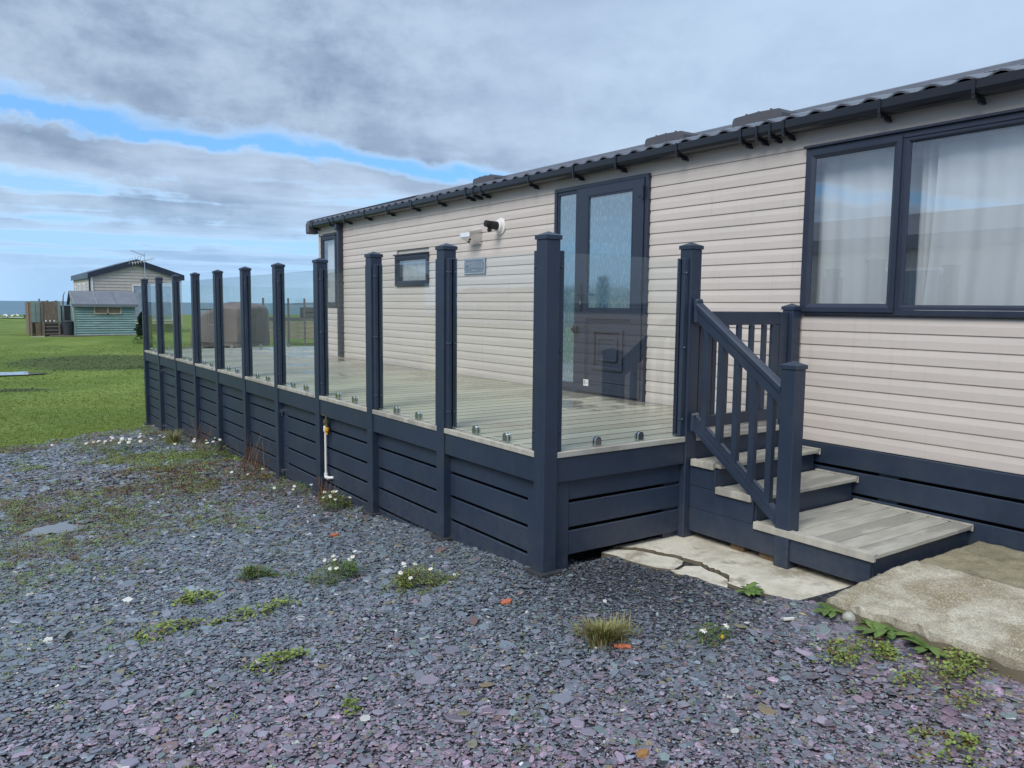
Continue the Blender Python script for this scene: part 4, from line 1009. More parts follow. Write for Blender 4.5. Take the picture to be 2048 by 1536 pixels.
# grass blades
GM = attr_mat('grass_blade', 0.6, 0.25)
tufts = []
for k in range(8):
    r = random.Random(300+k); mb = MB()
    for i in range(11):
        a = r.uniform(0, 6.28); d = r.uniform(0, .6); bx, by = d*math.cos(a), d*math.sin(a); le = r.uniform(.5, 1.1); a2 = r.uniform(0, 6.28); w = .05
        dx, dy = math.cos(a2), math.sin(a2); bend = r.uniform(.15, .75)
        q = len(mb.v); mb.v += [(bx-dy*w, by+dx*w, 0), (bx+dy*w, by-dx*w, 0), (bx+dx*bend*.45*le+dy*w*.7, by+dy*bend*.45*le-dx*w*.7, le*.6), (bx+dx*bend*.45*le-dy*w*.7, by+dy*bend*.45*le+dx*w*.7, le*.6), (bx+dx*bend*le, by+dy*bend*le, le*.9)]
        mb.face((q, q+1, q+2, q+3)); mb.face((q+3, q+2, q+4))
    tufts.append((mb, GM))
def gen_grass():
    P = []
    for y0, y1, den, s in ((8.0, 12, 900, .026), (12, 17, 420, .032), (17, 24, 150, .036), (24, 32, 60, .04)):
        n = int(den*(y1-y0)*16); x = RNG.uniform(-6, 10, n); y = RNG.uniform(y0, y1, n)
        k = view_ok(x, y, -6, 42) & (y > grass_edge(x)+RNG.normal(.05, .13, n)) & ~((x > -.02) & (y < 11.25)); x, y = x[k], y[k]
        P.append((x, y, s*np.exp(RNG.normal(0, .3, len(x)))))
    n = 5000; x = RNG.uniform(-5, 0, n); y = grass_edge(x)-np.abs(RNG.normal(0, .55, n)); k = view_ok(x, y, -6, 42) & (lump(x, y, 2.0, 77) > -.05); x, y = x[k], y[k]; P.append((x, y, .030*np.exp(RNG.normal(0, .35, len(x)))))
    x, y, s = [np.concatenate([p[i] for p in P]) for i in range(3)]; n = len(x)
    c = np.array((.170, .240, .046))*np.exp(RNG.normal(0, .13, n))[:, None]; f = np.clip(lump(x, y, .5, 8)*.7+.5, 0, 1)[:, None]
    c = c*(1-f)+np.array((.225, .290, .068))*f*np.exp(RNG.normal(0, .10, n))[:, None]
    wet = (((x-1.6)/3.1)**2+((y-25.4)/2.4)**2 < 1) | (((x+1.5)/1.0)**2+((y-19.2)/.45)**2 < 1)
    c[wet] = np.array((.052, .078, .032))*np.exp(RNG.normal(0, .25, wet.sum()))[:, None]
    dry = RNG.random(n) < .04+.22*np.clip(lump(x, y, .8, 61), 0, 1); c[dry] = np.array((.23, .22, .085))*np.exp(RNG.normal(0, .15, dry.sum()))[:, None]
    return scatter('meadow_grass', np.c_[x, y, gz(x, y)-.005], np.c_[RNG.normal(0, .12, (n, 2)), RNG.uniform(0, 6.28, n)], np.c_[s, s, s*RNG.uniform(.5, 1.0, n)], RNG.integers(0, 8, n), c, tufts)
gen_grass()

# low creeping weeds and brown moss between the chips
sprigs = []
WM = attr_mat('weed_leaf', 0.5, 0.3)
for k in range(8):
    r = random.Random(400+k); mb = MB()
    for i in range(18):
        a = r.uniform(0, 6.28); d = r.uniform(.1, .9)**.8; cx, cy = d*math.cos(a), d*math.sin(a); z = r.uniform(.05, .5)*(1.1-d*.6); w = r.uniform(.10, .20); b = r.uniform(0, 6.28)
        ux, uy = math.cos(b), math.sin(b); q = len(mb.v); le = w*r.uniform(1.2, 2.2); tz = r.uniform(-.1, .25)
        mb.v += [(cx, cy, z), (cx+ux*le*.5-uy*w*.5, cy+uy*le*.5+ux*w*.5, z+tz*.5), (cx+ux*le, cy+uy*le, z+tz), (cx+ux*le*.5+uy*w*.5, cy+uy*le*.5-ux*w*.5, z+tz*.6)]
        mb.face((q, q+1, q+2, q+3))
    sprigs.append((mb, WM))
def gen_weeds():
    n = 150000; d = np.sqrt(RNG.uniform(1.5**2, 14**2, n)); a = np.radians(RNG.uniform(-10, 80, n)); x = CAM_POS.x+d*np.sin(a); y = CAM_POS.y+d*np.cos(a)
    left = np.clip((-.2-x)/2.2, 0, 1); farr = np.clip((y-.3)/4.0, 0, 1)
    lm = lump(x, y, 1.5, 33)*.8+lump(x, y, 5, 34)*.5
    p = np.clip(.022+.26*left+.95*farr, 0, 1)*np.clip(lm*1.2+.10, 0, 1)+.012
    k = (RNG.random(n) < p) & gravel_ok(x, y) & ~((np.abs(x-.45) < .55) & (np.abs(y+.35) < .55) & (RNG.random(n) < .8))
    x, y = x[k], y[k]; n = len(x); s = RNG.uniform(.014, .038, n)*(1+.9*np.clip((y-.5)/5, 0, 1))
    c = np.array((.165, .235, .055))*np.exp(RNG.normal(0, .25, n))[:, None]
    br = np.clip(lump(x, y, 1.1, 55)+.05+.55*np.clip((y-2)/3, 0, 1), 0, 1); kk = RNG.random(n) < br*.75
    c[kk] = np.array((.125, .068, .034))*np.exp(RNG.normal(0, .3, kk.sum()))[:, None]
    k2 = RNG.random(n) < .12; c[k2] = np.array((.20, .205, .06))
    return scatter('creeping_weeds', np.c_[x, y, gz(x, y)+.011], np.c_[RNG.normal(0, .1, (n, 2)), RNG.uniform(0, 6.28, n)], np.c_[s, s, np.maximum(.018, s*RNG.uniform(.6, 1.2, n))], RNG.integers(0, 8, n), c, sprigs), n
gen_weeds()

# ================================================================== countable plants
def leaf_mat(name, lo, hi):
    m = bpy.data.materials.new(name); m.use_nodes = True; t = NT(m.node_tree); b = t.n['Principled BSDF']
    a = t.node('ShaderNodeAttribute', attribute_name='tint'); g = t.node('ShaderNodeNewGeometry')
    c = t.mix(a.outputs['Fac'], lo, hi); t.link(c, b.inputs['Base Color']); b.inputs['Roughness'].default_value = 0.5; b.inputs['Specular IOR Level'].default_value = 0.3
    return m
LGREEN = leaf_mat('weed_green', (0.105, 0.155, 0.032), (0.270, 0.330, 0.085)); LDARK = leaf_mat('weed_dark_green', (0.060, 0.115, 0.028), (0.150, 0.220, 0.060))
LOLIVE = leaf_mat('grass_olive', (0.14, 0.155, 0.040), (0.30, 0.28, 0.11)); LBROWN = leaf_mat('weed_brown', (0.070, 0.036, 0.020), (0.165, 0.095, 0.045))
LBUSH = leaf_mat('bush_leaf', (0.010, 0.026, 0.014), (0.045, 0.085, 0.034))
PETAL = mat('petal_white', (0.78, 0.78, 0.76), 0.6, var=0.03); DISC = mat('daisy_yellow', (0.62, 0.40, 0.02), 0.7, var=0.05)
def leaf(mb, p, d, w, le, droop, r):
    p = Vector(p); d = Vector(d).normalized(); s = d.cross(Vector((0, 0, 1)))
    s = s.normalized() if s.length > .01 else Vector((1, 0, 0))
    s = (s+Vector((0, 0, r.uniform(-.5, .5)))).normalized()
    a = p+d*le*.5; e = p+d*le+Vector((0, 0, -droop*le)); k = len(mb.v)
    mb.v += [tuple(p), tuple(a+s*w/2), tuple(e), tuple(a-s*w/2)]; mb.face((k, k+1, k+2, k+3))
def finish_leaf(name, mb, m, parent, r, **tags):
    o = obj(name, mb, m, parent, fixn=False, **tags); at = o.data.attributes.new('tint', 'FLOAT', 'FACE')
    vals = []
    last = 0
    for i in range(len(o.data.polygons)):
        if i % 3 == 0: last = r.random()
        vals.append(last*.7+r.random()*.3)
    at.data.foreach_set('value', vals); return o
def flower(t_, p, size, r, parent_name='flower'):
    mb = MB(); p = Vector(p); nrm = Vector((r.uniform(-.5, .1), r.uniform(-.7, .0), 1)).normalized(); a = nrm.orthogonal().normalized(); b = nrm.cross(a); n = 11
    for i in range(n):
        th = 2*math.pi*i/n; c = a*math.cos(th)+b*math.sin(th); q = -a*math.sin(th)+b*math.cos(th); k = len(mb.v); dr = -nrm*size*r.uniform(.05, .45)
        mb.v += [tuple(p+c*size*.25-q*size*.10), tuple(p+c*size*.25+q*size*.10), tuple(p+c*size+q*size*.17+dr), tuple(p+c*size-q*size*.17+dr)]; mb.face((k, k+1, k+2, k+3), 0)
    k = len(mb.v); mb.v += [tuple(p+nrm*size*.24)]+[tuple(p+(a*math.cos(i*math.pi/4)+b*math.sin(i*math.pi/4))*size*.33+nrm*size*.05) for i in range(8)]
    for i in range(8): mb.face((k, k+1+i, k+1+(i+1) % 8), 1)
    return obj(parent_name, mb, [PETAL, DISC], t_, fixn=False)
def clump(name, label, cat, x, y, rx, ry, h, kind, nleaf, flowers=0, seed=0, leafsize=.02, z=None, brown=0.0, fsize=.014, group=None):
    r = random.Random(seed); z0 = float(gz(x, y))+(.024 if kind == 'rosette' else .008) if z is None else z; th = thing(name, (x, y, z0), label, cat, group)
    mb = MB(); mb2 = MB(); cen = [(r.gauss(0, .56), r.gauss(0, .56)) for _ in range(12)]
    for i in range(nleaf):
        if kind == 'grass':
            a = r.uniform(0, 6.28); d = abs(r.gauss(0, .5)); p = (x+d*rx*math.cos(a), y+d*ry*math.sin(a), z0); b = a+r.uniform(-.8, .8); tl = r.uniform(.1, .9)
            le = h*r.uniform(.5, 1.2); w = .0024; pv = Vector(p); dv = Vector((math.cos(b)*tl, math.sin(b)*tl, 1)).normalized(); sv = Vector((-math.sin(b), math.cos(b), 0)); m2 = pv+dv*le*.6; e = pv+dv*le+Vector((math.cos(b)*le*.3, math.sin(b)*le*.3, -le*.12)); M = mb2 if r.random() < brown else mb
            k = len(M.v); M.v += [tuple(pv-sv*w), tuple(pv+sv*w), tuple(m2+sv*w*.8), tuple(m2-sv*w*.8), tuple(e)]; M.face((k, k+1, k+2, k+3)); M.face((k+3, k+2, k+4))
        elif kind == 'rosette':
            a = r.uniform(0, 6.28); M = mb2 if r.random() < brown else mb; le = leafsize*r.uniform(.7, 1.3); segs_ = 4; px, py = x+r.gauss(0, rx*.18), y+r.gauss(0, ry*.18); up = r.uniform(.15, .8)
            prev = None
            for q in range(segs_+1):
                f = q/segs_; w = leafsize*.16*(math.sin(math.pi*min(1, f*.9+.08))+(.35 if q % 2 else 0)); c = Vector((px+math.cos(a)*le*f, py+math.sin(a)*le*f, z0+.003+le*(up*f-up*.9*f*f))); sv = Vector((-math.sin(a), math.cos(a), .1)); k = len(M.v); M.v += [tuple(c-sv*w), tuple(c+sv*w)]
                if prev is not None: M.face((prev, prev+1, k+1, k))
                prev = k
        elif kind == 'stalk':
            a = r.uniform(0, 6.28); d = r.random()**.5; p = Vector((x+d*rx*math.cos(a), y+d*ry*math.sin(a), z0)); le = h*r.uniform(.4, 1.1); lean = Vector((r.gauss(0, .35), r.gauss(0, .35), 1)).normalized(); M = mb2 if r.random() < brown else mb
            e = p+lean*le; k = len(M.v); w = .0022; M.v += [tuple(p+Vector((-w, w, 0))), tuple(p+Vector((w, -w, 0))), tuple(e+Vector((w*.4, -w*.4, 0))), tuple(e+Vector((-w*.4, w*.4, 0)))]; M.face((k, k+1, k+2, k+3))
            for q in range(r.randint(2, 6)):
                f = r.uniform(.25, 1); leaf(M, p+lean*le*f, (r.gauss(0, 1), r.gauss(0, 1), r.uniform(0, 1)), .004, r.uniform(.012, .035), .2, r)
        else:
            cx, cy = r.choice(cen); q_ = r.choice((.12, .2, .38)); u = cx+r.gauss(0, q_); v = cy+r.gauss(0, q_); rad2 = min(1.2, math.hypot(u, v)); zz = z0+h*max(.06, (1-rad2*rad2*.8))*r.uniform(.2, 1.0)
            M = mb2 if r.random() < brown*(1.3-zz/(z0+h+1e-6) if z0 > 0 else 1) else mb
            sz = leafsize*r.uniform(.6, 1.3); feath = kind == 'feather'
            leaf(M, (x+u*rx, y+v*ry, zz), (r.gauss(0, 1), r.gauss(0, 1), r.uniform(-.1, .9)), sz*(.22 if feath else .8), sz*(2.2 if feath else 1.1), .15, r)
    base = {'feather': LDARK if seed % 2 else LGREEN, 'grass': LOLIVE, 'rosette': LDARK, 'stalk': LBROWN}.get(kind, LGREEN)
    if mb.f: finish_leaf('foliage', mb, base, th, r, kind='stuff')
    if mb2.f: finish_leaf('dry_foliage', mb2, LBROWN, th, r, kind='stuff')
    for i in range(flowers):
        u, v = r.gauss(0, .55), r.gauss(0, .55); fz = z0+h*r.uniform(.7, 1.2); fx, fy = x+u*rx, y+v*ry
        fo = flower(th, (fx, fy, fz), fsize*r.uniform(.8, 1.15), r)
        mb = MB(); mb.tube([(fx+.004, fy+.002, z0), (fx, fy, fz-.001)], .0013, 4); finish_leaf('stem', mb, LGREEN, fo, r)
    return th
clump('daisy_plant', 'feathery daisy plant on gravel, second from the nearest corner post', 'daisy plant', -.90, .74, .15, .10, .11, 'feather', 800, 8, 1, .022, brown=.15, fsize=.012)
clump('daisy_plant', 'big feathery daisy clump in the gravel straight left of the corner post base', 'daisy plant', -.62, .32, .16, .10, .10, 'feather', 1200, 7, 2, .022, brown=.25, fsize=.012)
clump('daisy_plant', 'small weed with two drooping white daisies and a yellow bud near the concrete', 'daisy plant', .115, -1.11, .09, .07, .07, 'feather', 260, 0, 3, .020, brown=.2)
th = bpy.data.objects['daisy_plant.002']; r = random.Random(5)
for fx, fy, fz, s in ((.052, -1.115, .075, .0165), (.185, -1.135, .072, .0155)): 
    fo = flower(th, (fx, fy, fz), s, r); mb = MB(); mb.tube([(.11, -1.11, .0), (fx+.01, fy+.01, fz*.7), (fx, fy, fz-.002)], .0014, 4); finish_leaf('stem', mb, LGREEN, fo, r)
mb = MB(); mb.tube([(.118, -1.165, .035), (.118, -1.166, .045), (.118, -1.167, .055)], [.006, .009, .004], 8); obj('flower_bud', mb, DISC, th)
clump('grass_tuft', 'olive grass tuft standing in the gravel beside a flat red brick chip', 'grass tuft', -.29, -.84, .15, .11, .085, 'grass', 620, 0, 4, brown=.18)
clump('mossy_weed', 'bright green creeping weed below the pale round stone', 'weed', .50, -1.62, .18, .11, .05, 'leaf', 900, 0, 6, .016, brown=.25)
clump('mossy_weed', 'large sprawling green and brown weed at the foot of the rough concrete', 'weed', .66, -1.94, .29, .15, .055, 'leaf', 1500, 0, 7, .016, brown=.36)
clump('mossy_weed', 'green weed at the very bottom right of the gravel', 'weed', .13, -2.20, .15, .09, .04, 'leaf', 380, 0, 8, .016, brown=.3)
clump('mossy_weed', 'light green leafy weed left of the gravel centre', 'weed', -1.40, .42, .16, .09, .04, 'leaf', 300, 0, 9, .019, brown=.1)
clump('mossy_weed', 'small leafy weed with broad pale leaves', 'weed', -1.63, .86, .12, .08, .045, 'leaf', 190, 0, 10, .024, brown=.05)
clump('mossy_weed', 'yellow green weed clump furthest left in the nearer gravel', 'weed', -1.87, .41, .15, .10, .04, 'leaf', 280, 0, 11, .020, brown=.15)
clump('mossy_weed', 'fresh green weed in the lower left gravel', 'weed', -1.57, -.25, .13, .07, .04, 'leaf', 260, 0, 12, .018, brown=.05)
clump('mossy_weed', 'tiny vivid green weed alone in the bottom centre of the gravel', 'weed', -1.48, -.77, .035, .035, .05, 'leaf', 90, 0, 13, .016)
clump('mossy_weed', 'green weed patch just above the feathery daisies', 'weed', -1.28, 1.10, .13, .07, .06, 'feather', 650, 0, 15, .024, brown=.15)
clump('thistle', 'young jagged thistle growing at the edge of the pale slab', 'thistle', .675, -.86, .06, .05, .08, 'rosette', 16, 0, 16, .085)
clump('dandelion', 'dandelion rosette growing beside the pale round stone', 'dandelion', .68, -1.33, .07, .05, .05, 'rosette', 18, 0, 17, .095)
clump('dandelion', 'broad dandelion rosette midway along the rough concrete edge', 'dandelion', .66, -1.58, .09, .10, .05, 'rosette', 28, 0, 18, .105)
clump('dandelion', 'ragged dandelion rosette furthest down the rough concrete edge', 'dandelion', .665, -1.78, .06, .07, .05, 'rosette', 16, 0, 19, .09)
clump('daisy_plant', 'daisy plant with dry twigs under the white standpipe', 'daisy plant', -.14, 2.72, .16, .20, .13, 'feather', 800, 9, 21, .026, brown=.4)
clump('dry_weed', 'bare brown twiggy weed right below the standpipe elbow', 'weed', -.02, 3.02, .08, .14, .22, 'stalk', 26, 0, 22, brown=1)
clump('dry_weed', 'tall dry weed leaning on the middle veranda posts', 'weed', -.08, 4.95, .12, .22, .42, 'stalk', 34, 0, 23, brown=.7)
clump('dry_weed', 'brown matted weed in front of the middle veranda posts', 'weed', -.38, 4.3, .35, .32, .10, 'feather', 700, 3, 24, .030, brown=.75)
clump('daisy_plant', 'low green plant with one daisy cluster between the standpipe and latched panel', 'daisy plant', -.12, 3.65, .16, .28, .09, 'feather', 480, 4, 25, .024, brown=.2)
clump('daisy_plant', 'straggling daisies by the far veranda posts', 'daisy plant', -.22, 6.3, .30, .45, .22, 'feather', 560, 8, 27, .034, brown=.4, fsize=.02)
clump('daisy_plant', 'bed of white daisies near the grass edge', 'daisy plant', -.95, 7.6, .55, .28, .14, 'feather', 700, 24, 28, .034, brown=.45, fsize=.022)
clump('dry_weed', 'tall dry grass stems beside the far veranda posts', 'weed', -.12, 6.95, .12, .35, .45, 'stalk', 26, 0, 29, brown=.6)
clump('grass_tuft', 'green grass tuft beside the farthest veranda posts', 'grass tuft', -.22, 8.1, .22, .30, .20, 'grass', 300, 0, 30, brown=.15)
# odd stones
def chunk(name, label, cat, x, y, sx, sy, sz, m, seed, z=None, rot=0.0, rounded=False):
    r = random.Random(seed); bm = bmesh.new(); bmesh.ops.create_icosphere(bm, subdivisions=2 if rounded else 1, radius=1)
    for v in bm.verts:
        k = 1+r.uniform(-.06, .06) if rounded else 1+r.uniform(-.22, .22)
        v.co = Vector((v.co.x*sx*k, v.co.y*sy*k, max(-.6, min(.75 if not rounded else 1, v.co.z))*sz*k))
    mb = MB(); bm.verts.ensure_lookup_table(); c, s = math.cos(rot), math.sin(rot); zz = float(gz(x, y))+.006 if z is None else z
    mb.v = [(x+v.co.x*c-v.co.y*s, y+v.co.x*s+v.co.y*c, zz+v.co.z+sz*.5) for v in bm.verts]; mb.f = [tuple(v.index for v in f.verts) for f in bm.faces]; mb.mi = [0]*len(mb.f); bm.free()
    return tag(obj(name, mb, m, None, smooth=rounded), label, cat)
chunk('brick_fragment', 'orange red brick chip in the open gravel, upper of the two nearest', 'brick chip', -.40, -.22, .042, .028, .014, BRICKM, 1, rot=.4)
chunk('brick_fragment', 'flat orange red brick chip at the foot of the olive grass tuft', 'brick chip', -.28, -.945, .044, .020, .012, BRICKM, 2, rot=-.5)
chunk('brick_fragment', 'small red brick chip left of the daisies towards the standpipe', 'brick chip', -.50, 1.75, .035, .025, .018, BRICKM, 3)
chunk('pale_stone', 'pale rounded stone resting against the rough concrete', 'stone', .70, -1.42, .042, .030, .030, STONEM, 4, rot=-.7, rounded=True)
chunk('rust_stone', 'rusty ochre stone at the bottom edge of the gravel', 'stone', -.79, -1.60, .024, .018, .016, mat('ochre_stone', (.33, .17, .06), .8), 5)
chunk('flat_slate', 'large pale grey slate lying flat behind the daisies', 'slate', -1.24, 1.35, .085, .045, .010, mat('grey_slate', (.20, .225, .25), .5), 6)
chunk('green_slate', 'greenish slate wedge lying in the lower left gravel', 'slate', -1.95, -.33, .048, .022, .012, mat('green_slate', (.20, .26, .245), .5), 7, rot=.5)

# puddles
puddle(-2.06, 3.36, .16, .17, float(gz(-2.06, 3.36))+.020, seed=3)
puddle(-1.85, 3.50, .05, .06, float(gz(-1.85, 3.50))+.016, seed=4)
puddle(-1.75, 23.0, 1.25, .55, -.545, a=.12, seed=5)
puddle(1.5, 84.0, 5.2, .9, float(gz(1.5, 84))+.06, seed=6)

# ================================================================== things beyond the grass
BCLAD = mat('far_cladding', (0.50, 0.46, 0.42), 0.6, var=0.04, coord='World'); WHITEW = mat('white_upvc', (0.72, 0.73, 0.74), 0.4, var=0.03); DARKW = mat('dark_glass', (0.05, 0.07, 0.09), 0.08, var=0.1); DARKW2 = mat('curtained_glass', (0.28, 0.33, 0.40), 0.10, var=0.15)
def caravan(x0, x1, y0, y1, zb, ze, zr, axis, label, wins, skz=None, name='static_caravan', roofm=None, wallm=None, frame=None):
    """axis: ridge direction; wins: (face, a, b, z0, z1); face in -x +x -y +y"""
    roofm = roofm or GUTTER; wallm = wallm or BCLAD; frame = frame or WHITEW
    th = thing(name, ((x0+x1)/2, (y0+y1)/2, zb), label, 'caravan'); mb = MB(); zf = zb+.55
    if axis == 'y': prof = [(x0, zf), (x1, zf), (x1, ze), ((x0+x1)/2, zr-.10), (x0, ze)]; mb.prism(prof, 1, y0, y1)
    else: prof = [(y0, zf), (y1, zf), (y1, ze), ((y0+y1)/2, zr-.10), (y0, ze)]; mb.prism(prof, 0, x0, x1)
    obj('wall', mb, wallm, th)
    mb = MB(); z = zf; top = zr-.25
    while z < top:
        m = ((x1-x0) if axis == 'y' else (y1-y0))/2; f = max(0, min(1, (zr-.12-z)/(zr-.10-ze))) if z > ze else 1
        if axis == 'y':
            c = (x0+x1)/2; mb.box(c-m*f, c+m*f, y0-.012, y0-.0005, z, z+.12); mb.v[-8:-4] = [(a, (b-.012 if b < y0-.006 else b), q) for a, b, q in mb.v[-8:-4]]
            if z+.12 < ze: mb.box(x0-.012, x0-.0005, y0, y1, z, z+.125)
        else:
            c = (y0+y1)/2; mb.box(x1+.0005, x1+.012, c-m*f, c+m*f, z, z+.12)
            if z+.12 < ze: mb.box(x0, x1, y0-.012, y0-.0005, z, z+.125)
        z += .15
    obj('cladding', mb, wallm, th, kind='stuff')
    mb = MB(); mb.box(x0+.05, x1-.05, y0+.05, y1-.05, zb-.2, zf-.002); obj('skirting', mb, NAVYW, th)
    mb = MB(); o = .12; dz = (zr-ze)/(((x1-x0) if axis == 'y' else (y1-y0))/2)*o
    def rp(a, b): c = (a+b)/2; return [(a-o, ze-dz-.14), (c, zr-.22), (b+o, ze-dz-.14), (b+o, ze-dz+.12), (c, zr+.06), (a-o, ze-dz+.12)]
    if axis == 'y': mb.prism(rp(x0, x1), 1, y0-.15, y1+.1)
    else: mb.prism(rp(y0, y1), 0, x0-.1, x1+.15)
    obj('roof', mb, roofm, th)
    for face, a, b, c, d in wins:
        fr = MB(); pn = MB(); w = .06
        rects = ((a, a+w, c, d), (b-w, b, c, d), (a+w, b-w, c, c+w), (a+w, b-w, d-w, d))
        def put(M, p, q, r_, s, t0, t1):
            if face == '-y': M.box(p, q, y0-t1, y0-t0, r_, s)
            elif face == '-x': M.box(x0-t1, x0-t0, p, q, r_, s)
            elif face == '+x': M.box(x1+t0, x1+t1, p, q, r_, s)
        for q in rects: put(fr, *q, .013, .05)
        f = obj('window', fr, frame, th); put(pn, a+w, b-w, c+w, d-w, .014, .03); obj('pane', pn, DARKW2, f)
    return th
vb = caravan(2.87, 7.05, 40.0, 46.4, -.15, 2.80, 3.55, 'y', 'cream static caravan with dark roof edge behind the green shed', [('-y', 4.72, 5.28, .55, 2.35), ('-y', 5.35, 5.95, .55, 2.35), ('-y', 6.02, 6.6, .55, 2.35), ('-x', 41.6, 42.5, 1.0, 2.4), ('-x', 43.4, 44.3, 1.0, 2.4), ('-x', 45.2, 45.9, 1.0, 2.3)], roofm=NAVYW)
mb = MB(); mb.box(2.80, 2.86, 39.93, 39.985, .4, 2.7); obj('downpipe', mb, NAVYW, vb)
mb = MB(); mb.box(2.875, 2.985, 39.945, 39.985, .4, 2.72); obj('corner_trim', mb, WHITEW, vb)
ae = thing('television_aerial', (5.25, 39.9, 2.9), 'thin television aerial mast above the cream caravan gable', 'aerial')
mb = MB(); mb.tube([(5.30, 39.86, 2.0), (5.30, 39.86, 3.95)], .018, 6); obj('mast', mb, STEEL, ae)
mb = MB(); mb.bar((4.70, 39.86, 4.02), (5.35, 39.86, 3.78), .035, .035); mb.bar((4.75, 39.86, 3.42), (5.75, 39.86, 3.66), .035, .035)
for i in range(9):
    f = i/8; c = (4.75+f*1.0, 39.86, 3.42+f*.24); mb.bar((c[0]-.03, c[1]-.25, c[2]-.10), (c[0]+.03, c[1]+.25, c[2]+.10), .024, .024)
for i in range(5):
    f = i/4; c = (4.6+f*.5, 39.86, 3.5+f*.16); mb.bar((c[0], c[1], c[2]-.14), (c[0]+.05, c[1], c[2]+.14), .024, .024)
obj('antenna_array', mb, mat('aerial_grey', (.40, .41, .42), .5), ae)
# shed
SHED = mat('shed_green', (0.215, 0.325, 0.325), 0.75, var=0.10, scale=1.6, stretch=(1, 1, 4), coord='World', dirt=((0.34, 0.43, 0.42), 2.4, 0.7)); FELT = mat('roof_felt', (0.155, 0.175, 0.205), 0.85, var=0.08, scale=3); SHW = mat('shed_window_board', (0.16, 0.13, 0.085), 0.35, var=0.15, scale=4)
OLDW = mat('old_wood', (0.17, 0.135, 0.105), 0.85, var=0.18, scale=5, stretch=(6, 6, 1), coord='World'); GREYW = mat('pale_green_wood', (0.21, 0.28, 0.28), 0.8, var=0.1, scale=4); BLACKV = mat('bin_grey', (0.035, 0.042, 0.055), 0.5, var=0.1)
sh = thing('garden_shed', (3.05, 37.8, -.05), 'faded green timber shed with grey felt roof and shuttered window', 'shed')
sx0, sx1, sy0, sy1 = 1.80, 4.30, 37.0, 38.7
mb = MB(); z = -.02; k = 0
while z < 1.34:
    mb = MB(); mb.prism([(sy0-.045, z), (sy0-.042, z+.02), (sy0-.002, z+.104), (sy0+.02, z+.104), (sy0+.02, z)], 0, sx0, sx1); obj('board', mb, SHED, sh); z += .105
mb = MB(); mb.prism([(sy0, -.02), (sy1, -.02), (sy1, 1.38), ((sy0+sy1)/2, 1.90), (sy0, 1.38)], 0, sx0+.005, sx0+.04); mb.prism([(sy0+.021, -.02), (sy1, -.02), (sy1, 1.38), ((sy0+sy1)/2, 1.90), (sy0+.021, 1.38)], 0, sx1-.04, sx1-.005); mb.box(sx0+.04, sx1-.04, sy1-.03, sy1, -.02, 1.38); mb.box(sx0+.04, sx1-.04, sy0+.021, sy0+.05, -.02, 1.38); obj('wall', mb, SHED, sh)
ym = (sy0+sy1)/2; mb = MB(); mb.prism([(sy0-.14, 1.33), (ym, 1.93), (sy1+.14, 1.33), (sy1+.14, 1.37), (ym, 1.975), (sy0-.14, 1.37)], 0, sx0-.10, sx1+.12); rf = obj('roof', mb, FELT, sh)
for x in (sx0-.06, sx0+.86, sx0+1.66): mb = MB(); mb.bar((x+.06, sy0-.145, 1.385), (x, ym, 1.985), .035, .012); obj('batten', mb, mat('batten_pale', (.26, .27, .26), .8) if x < sx0+1 else FELT, rf)
mb = MB(); mb.box(sx0-.10, sx1+.12, sy0-.165, sy0-.142, 1.25, 1.385); obj('fascia', mb, FELT, sh)
mb = MB(); a, b, c, d = 2.58, 3.72, .93, 1.33
for q in ((a, a+.05, c, d), (b-.05, b, c, d), ((a+b)/2-.03, (a+b)/2+.03, c, d), (a+.05, b-.05, c, c+.05)): mb.box(q[0], q[1], sy0-.085, sy0-.02, q[2], q[3])
wn = obj('window', mb, mat('pale_timber', (.38, .37, .30), .7), sh)
for p, q in ((a+.05, (a+b)/2-.03), ((a+b)/2+.03, b-.05)): mb = MB(); mb.box(p, q, sy0-.066, sy0-.055, c+.05, d); obj('pane', mb, SHW, wn)
mb = MB(); mb.box(sx0-.03, sx0+.035, sy0-.045, sy0-.019, -.03, 1.30); obj('corner_trim', mb, GREYW, sh)
mb = MB(); mb.box(sx0-.95, sx1+.1, 36.9, 38.8, -.14, -.025); obj('sleeper_base', mb, OLDW, sh)
# fence and bits beside the shed
fn = thing('old_fence', (.8, 37.9, -.1), 'weathered brown and pale green board fence enclosure left of the shed', 'fence')
for i, x in enumerate((.66, .775, .89, 1.005, 1.12)):
    mb = MB(); mb.box(x, x+.108, 37.62, 37.65, .60, 1.50+.03*math.sin(i*2.1)); obj('fence_board', mb, OLDW, fn)
for x, w, m_ in ((.58, .07, OLDW), (1.235, .10, GREYW), (.40, .16, GREYW), (.22, .16, GREYW)):
    mb = MB(); mb.box(x, x+w, 37.60+(.3 if x < .5 else 0), 37.66+(.3 if x < .5 else 0), (-.08 if x > .5 else .55), 1.50); obj('fence_board', mb, m_, fn)
for x, w in ((.36, .20),): mb = MB(); mb.box(x, x+w, 37.88, 37.92, -.08, .52); obj('fence_board', mb, OLDW, fn)
mb = MB(); mb.box(.20, .24, 37.95, 41.2, -.1, 1.46); mb.box(.14, .19, 38.4, 38.45, -.1, 1.46); obj('side_panel', mb, OLDW, fn)
mb = MB(); mb.box(.24, 1.35, 40.6, 40.64, -.1, 1.42); obj('back_panel', mb, OLDW, fn)
for x, zt in ((.52, 1.60), (1.44, 1.52)): mb = MB(); mb.box(x, x+.07, 37.98, 38.05, -.1, zt); obj('post', mb, GREYW, fn)
mb = MB(); mb.tube([(1.47, 37.95, 1.4), (1.50, 37.95, 1.75), (1.56, 37.95, 1.92)], [.03, .022, .015], 6); obj('branch', mb, OLDW, fn)
